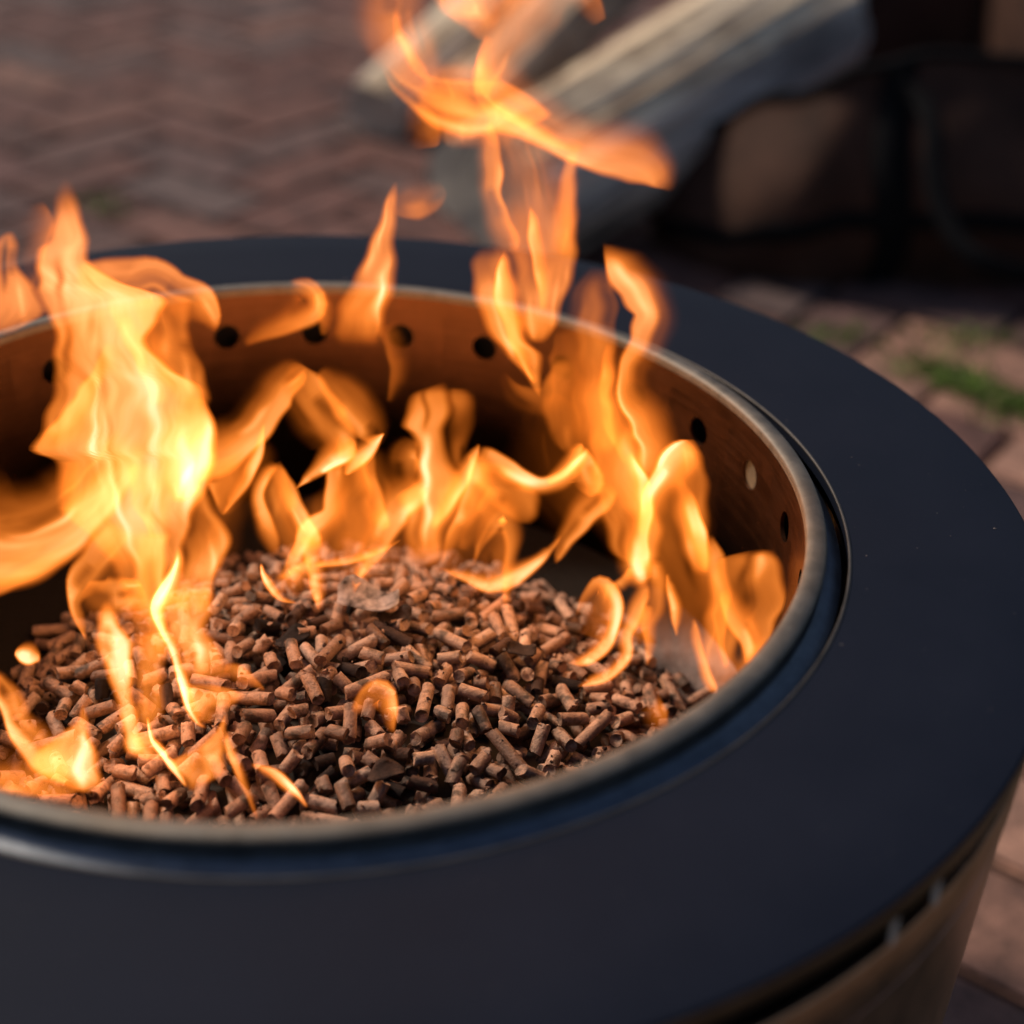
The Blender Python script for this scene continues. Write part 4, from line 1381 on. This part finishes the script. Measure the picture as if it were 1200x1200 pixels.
flame('narrow upright flame crossing the far rim left of the centre', 0.10, [
    ('H', 0, [(212, 461, 467, .3, .5, .4), (230, 451, 467, .7, .8, .8), (260, 441, 467, .8, .8, .8), (290, 430, 466, .8, .9, .8), (320, 416, 465, .7, 1.0, .7), (345, 402, 460, .6, 1.0, .7), (370, 394, 453, .5, .9, .6), (390, 390, 450, .3, .5, .4), (408, 396, 446, .1, .15, .1)]),
    ('S', .02, 0, [(460, 244, 20, .1), (482, 238, 40, .24), (504, 230, 36, .18), (522, 220, 14, .05)]),
    ('S', 0, 0, [(450, 380, 24, .15), (464, 412, 24, .3), (466, 440, 20, .25), (456, 472, 8, .12)]),
])
flame('little detached flame before the first holes of the far wall', 0.14, [
    ('S', 0, 0, [(338, 332, 12, .3), (362, 342, 32, .8), (364, 360, 36, .8), (342, 374, 30, .6), (312, 388, 22, .45), (286, 404, 8, .15)]),
    ('S', 0, 0, [(374, 342, 14, .4), (380, 366, 18, .5), (380, 394, 8, .2)]),
])
flame('draped curtain of flame hanging down to the pellets under the tall left flame', -0.02, [
    ('H', 0, [(562, 205, 236, 0.60, 0.75, 1.05), (590, 205, 249, 0.60, 0.60, 1.35), (615, 208, 263, 0.60, 0.52, 1.49), (636, 212, 272, 0.75, 0.75, 1.79), (656, 214, 262, 0.75, 1.05, 1.49), (680, 208, 253, 0.75, 0.90, 1.05), (705, 200, 250, 0.75, 0.75, 0.75), (722, 205, 246, 0.15, 0.15, 0.15)]),
    ('S', -.005, 0, [(210, 640, 8, 0.75), (206, 672, 17, 1.79), (194, 697, 24, 2.24), (185, 714, 18, 2.09), (189, 735, 14, 1.94), (200, 756, 13, 1.79), (206, 776, 11, 1.94), (214, 800, 12, 2.09), (222, 825, 14, 1.79), (233, 846, 9, 1.20), (243, 853, 3, 0.45)]),
    ('H', 0, [(684, 195, 250, 0.45, 0.60, 0.45), (712, 190, 252, 0.90, 1.05, 0.75), (740, 196, 247, 0.90, 1.05, 0.60), (765, 205, 262, 0.75, 0.90, 0.75), (785, 210, 268, 0.60, 0.60, 0.60), (800, 216, 264, 0.15, 0.23, 0.15)]),
    ('H', 0, [(800, 214, 248, 0.60, 0.45, 0.30), (814, 217, 288, 1.20, 0.90, 0.60), (830, 221, 272, 1.05, 0.75, 0.30), (848, 230, 250, 0.60, 0.30, 0.15)]),
    ('S', 0, 0, [(262, 782, 12, 0.30), (280, 788, 20, 0.60), (298, 798, 12, 0.38), (310, 810, 5, 0.15)]),
    ('S', 0, 0, [(146, 615, 40, 0.45), (128, 642, 46, 0.90), (108, 667, 44, 0.90), (92, 687, 30, 1.20), (86, 706, 14, 1.49), (92, 726, 12, 1.20), (102, 750, 6, 0.45)]),
    ('S', 0, 0, [(98, 688, 20, 0.45), (120, 700, 44, 0.68), (150, 698, 44, 0.83), (170, 690, 26, 0.45)]),
    ('S', .005, 0, [(174, 620, 50, 0.75), (171, 665, 46, 1.20), (171, 705, 42, 1.20), (178, 745, 36, 0.75), (190, 776, 20, 0.38)]),
    ('H', .005, [(738, 160, 204, 0.30, 0.45, 0.30), (770, 158, 198, 0.60, 0.75, 0.60), (800, 157, 192, 0.75, 0.75, 0.60), (830, 157, 194, 0.60, 0.75, 0.45), (856, 162, 182, 0.15, 0.30, 0.15)]),
])
flame('slender flame licking upright on the left pellets', -0.04, [
    ('H', 0, [(702, 121, 129, 0.43, 0.65, 0.43), (718, 114, 138, 1.52, 1.30, 1.30), (735, 113, 146, 2.39, 1.95, 1.95), (755, 114, 158, 2.39, 2.17, 2.39), (775, 118, 158, 2.39, 2.39, 2.17), (800, 126, 158, 2.39, 2.17, 1.95), (820, 133, 158, 2.17, 1.95, 2.17), (840, 138, 163, 1.30, 1.74, 2.61), (860, 142, 166, 1.08, 1.52, 2.39), (876, 143, 172, 0.87, 1.74, 1.74), (888, 150, 168, 0.21, 0.43, 0.21)]),
    ('H', 0, [(856, 150, 178, 0.87, 1.08, 1.30), (876, 150, 194, 0.65, 1.08, 1.74), (892, 162, 202, 0.21, 0.43, 0.43)]),
    ('S', 0, 0, [(173, 840, 5, 1.08), (179, 868, 9, 2.17), (194, 889, 9, 2.39), (208, 905, 9, 2.39), (219, 922, 4, 1.30)]),
])
flame('pointed flame at the near left of the pellet bed', -0.06, [
    ('H', 0, [(836, 262, 266, 0.58, 0.86, 0.58), (858, 250, 266, 0.58, 1.15, 1.15), (878, 226, 266, 0.86, 1.15, 1.30), (894, 198, 265, 1.15, 1.15, 1.15), (908, 207, 261, 1.30, 1.15, 0.86), (918, 214, 246, 1.01, 0.86, 0.58), (928, 219, 234, 0.29, 0.29, 0.14)]),
])
flame('low spreading flame at the near left corner of the bowl', -0.055, [
    ('H', 0, [(825, 95, 100, 0.60, 0.90, 0.74), (845, 87, 104, 0.74, 1.34, 1.49), (865, 58, 108, 0.60, 1.20, 1.64), (885, 36, 116, 0.74, 1.34, 1.79), (905, 44, 122, 0.74, 1.34, 1.79), (918, 68, 121, 0.44, 0.90, 1.04), (930, 90, 112, 0.14, 0.30, 0.14)]),
    ('S', 0, 0, [(-14, 786, 12, 1.04), (8, 816, 26, 1.64), (20, 846, 30, 1.64), (40, 872, 42, 1.20), (66, 892, 50, 0.90), (90, 905, 30, 0.44)]),
    ('S', 0, 0, [(-30, 905, 40, 0.44), (25, 908, 50, 0.60), (65, 915, 40, 0.52), (95, 922, 16, 0.30)]),
])
flame('thin bent flame rooted among the nearest pellets', -0.10, [
    ('S', 0, .2, [(266, 856, 4, .6), (270, 880, 11, 1.0), (279, 902, 12, .8), (290, 930, 10, .6), (302, 960, 4, .25)]),
    ('S', 0, -.2, [(294, 896, 5, .6), (320, 906, 13, 1.2), (342, 924, 12, 1.4), (360, 946, 3, .8)]),
])
flame('single small flame hooked over the middle pellets', -0.05, [
    ('S', 0, -.2, [(414, 836, 10, 0.34), (430, 816, 26, 0.92), (449, 812, 30, 1.15), (458, 832, 19, 1.15), (459, 853, 10, 1.03), (465, 874, 3, 0.57)]),
])
flame('spark of flame floating above the far left pellets', 0.01, [
    ('S', 0, 0, [(17, 764, 6, .8), (25, 766, 20, 1.9), (36, 769, 22, 1.9), (48, 772, 8, .9)]),
])
flame('dim orange lick among the pellets near the right rim', -0.03, [
    ('S', 0, 0, [(768, 800, 4, .2), (766, 825, 22, .4), (772, 845, 28, .35), (786, 860, 8, .1)]),
])

flame('faint sheet of flame filling the gap behind the arched flame', 0.06, [
    ('H', 0, [(500, 250, 300, 0, .05, 0), (540, 235, 330, .15, .3, .15), (580, 225, 300, .25, .25, .1), (620, 215, 290, .2, .15, .1), (660, 210, 280, .05, .08, .05), (690, 215, 270, 0, 0, 0)]),
    ('H', .01, [(520, 385, 450, 0, .1, 0), (560, 390, 470, .2, .3, .2), (600, 330, 480, .2, .35, .3), (640, 320, 500, .2, .3, .3), (670, 330, 500, .05, .15, .1), (690, 340, 480, 0, 0, 0)]),
    ('H', .01, [(540, 470, 600, 0, .1, 0), (580, 450, 640, .2, .4, .2), (620, 440, 620, .2, .3, .15), (655, 440, 600, .1, .2, .1), (685, 470, 580, 0, 0, 0)]),
])
flame('faint sheet of flame filling the folds of the twisting one', 0.01, [
    ('H', 0, [(400, 670, 760, 0, 0, 0), (450, 660, 760, .1, .3, .15), (500, 655, 790, .12, .35, .25), (560, 660, 835, .1, .4, .3), (620, 690, 838, .15, .35, .3), (680, 730, 850, .1, .25, .25), (740, 740, 870, .05, .15, .2), (790, 760, 860, 0, 0, 0)]),
])

flame('faint veil of flame linking the winged flame to the high one below it', 0.06, [
    ('H', 0, [(100, 540, 620, 0, 0, 0), (140, 545, 650, .1, .22, .12), (190, 555, 680, .12, .25, .2), (240, 560, 682, .12, .25, .22), (290, 562, 680, .08, .2, .15), (340, 570, 670, 0, 0, 0)]),
])


# the light the fire gives off
for p, e, rad in (((-0.10, 0.03, GZ - 0.03), 0.42, 0.05), ((0.03, 0.09, GZ - 0.035), 0.22, 0.05), ((0.10, 0.0, GZ - 0.035), 0.38, 0.04), ((0.05, 0.07, GZ + 0.10), 0.8, 0.06), ((-0.09, -0.08, GZ - 0.05), 0.22, 0.03)):
    ld = bpy.data.lights.new('firelight', 'POINT')
    ld.energy = e
    ld.color = (1.0, 0.43, 0.12)
    ld.shadow_soft_size = rad
    lo = bpy.data.objects.new('firelight', ld)
    col.objects.link(lo)
    lo.location = p
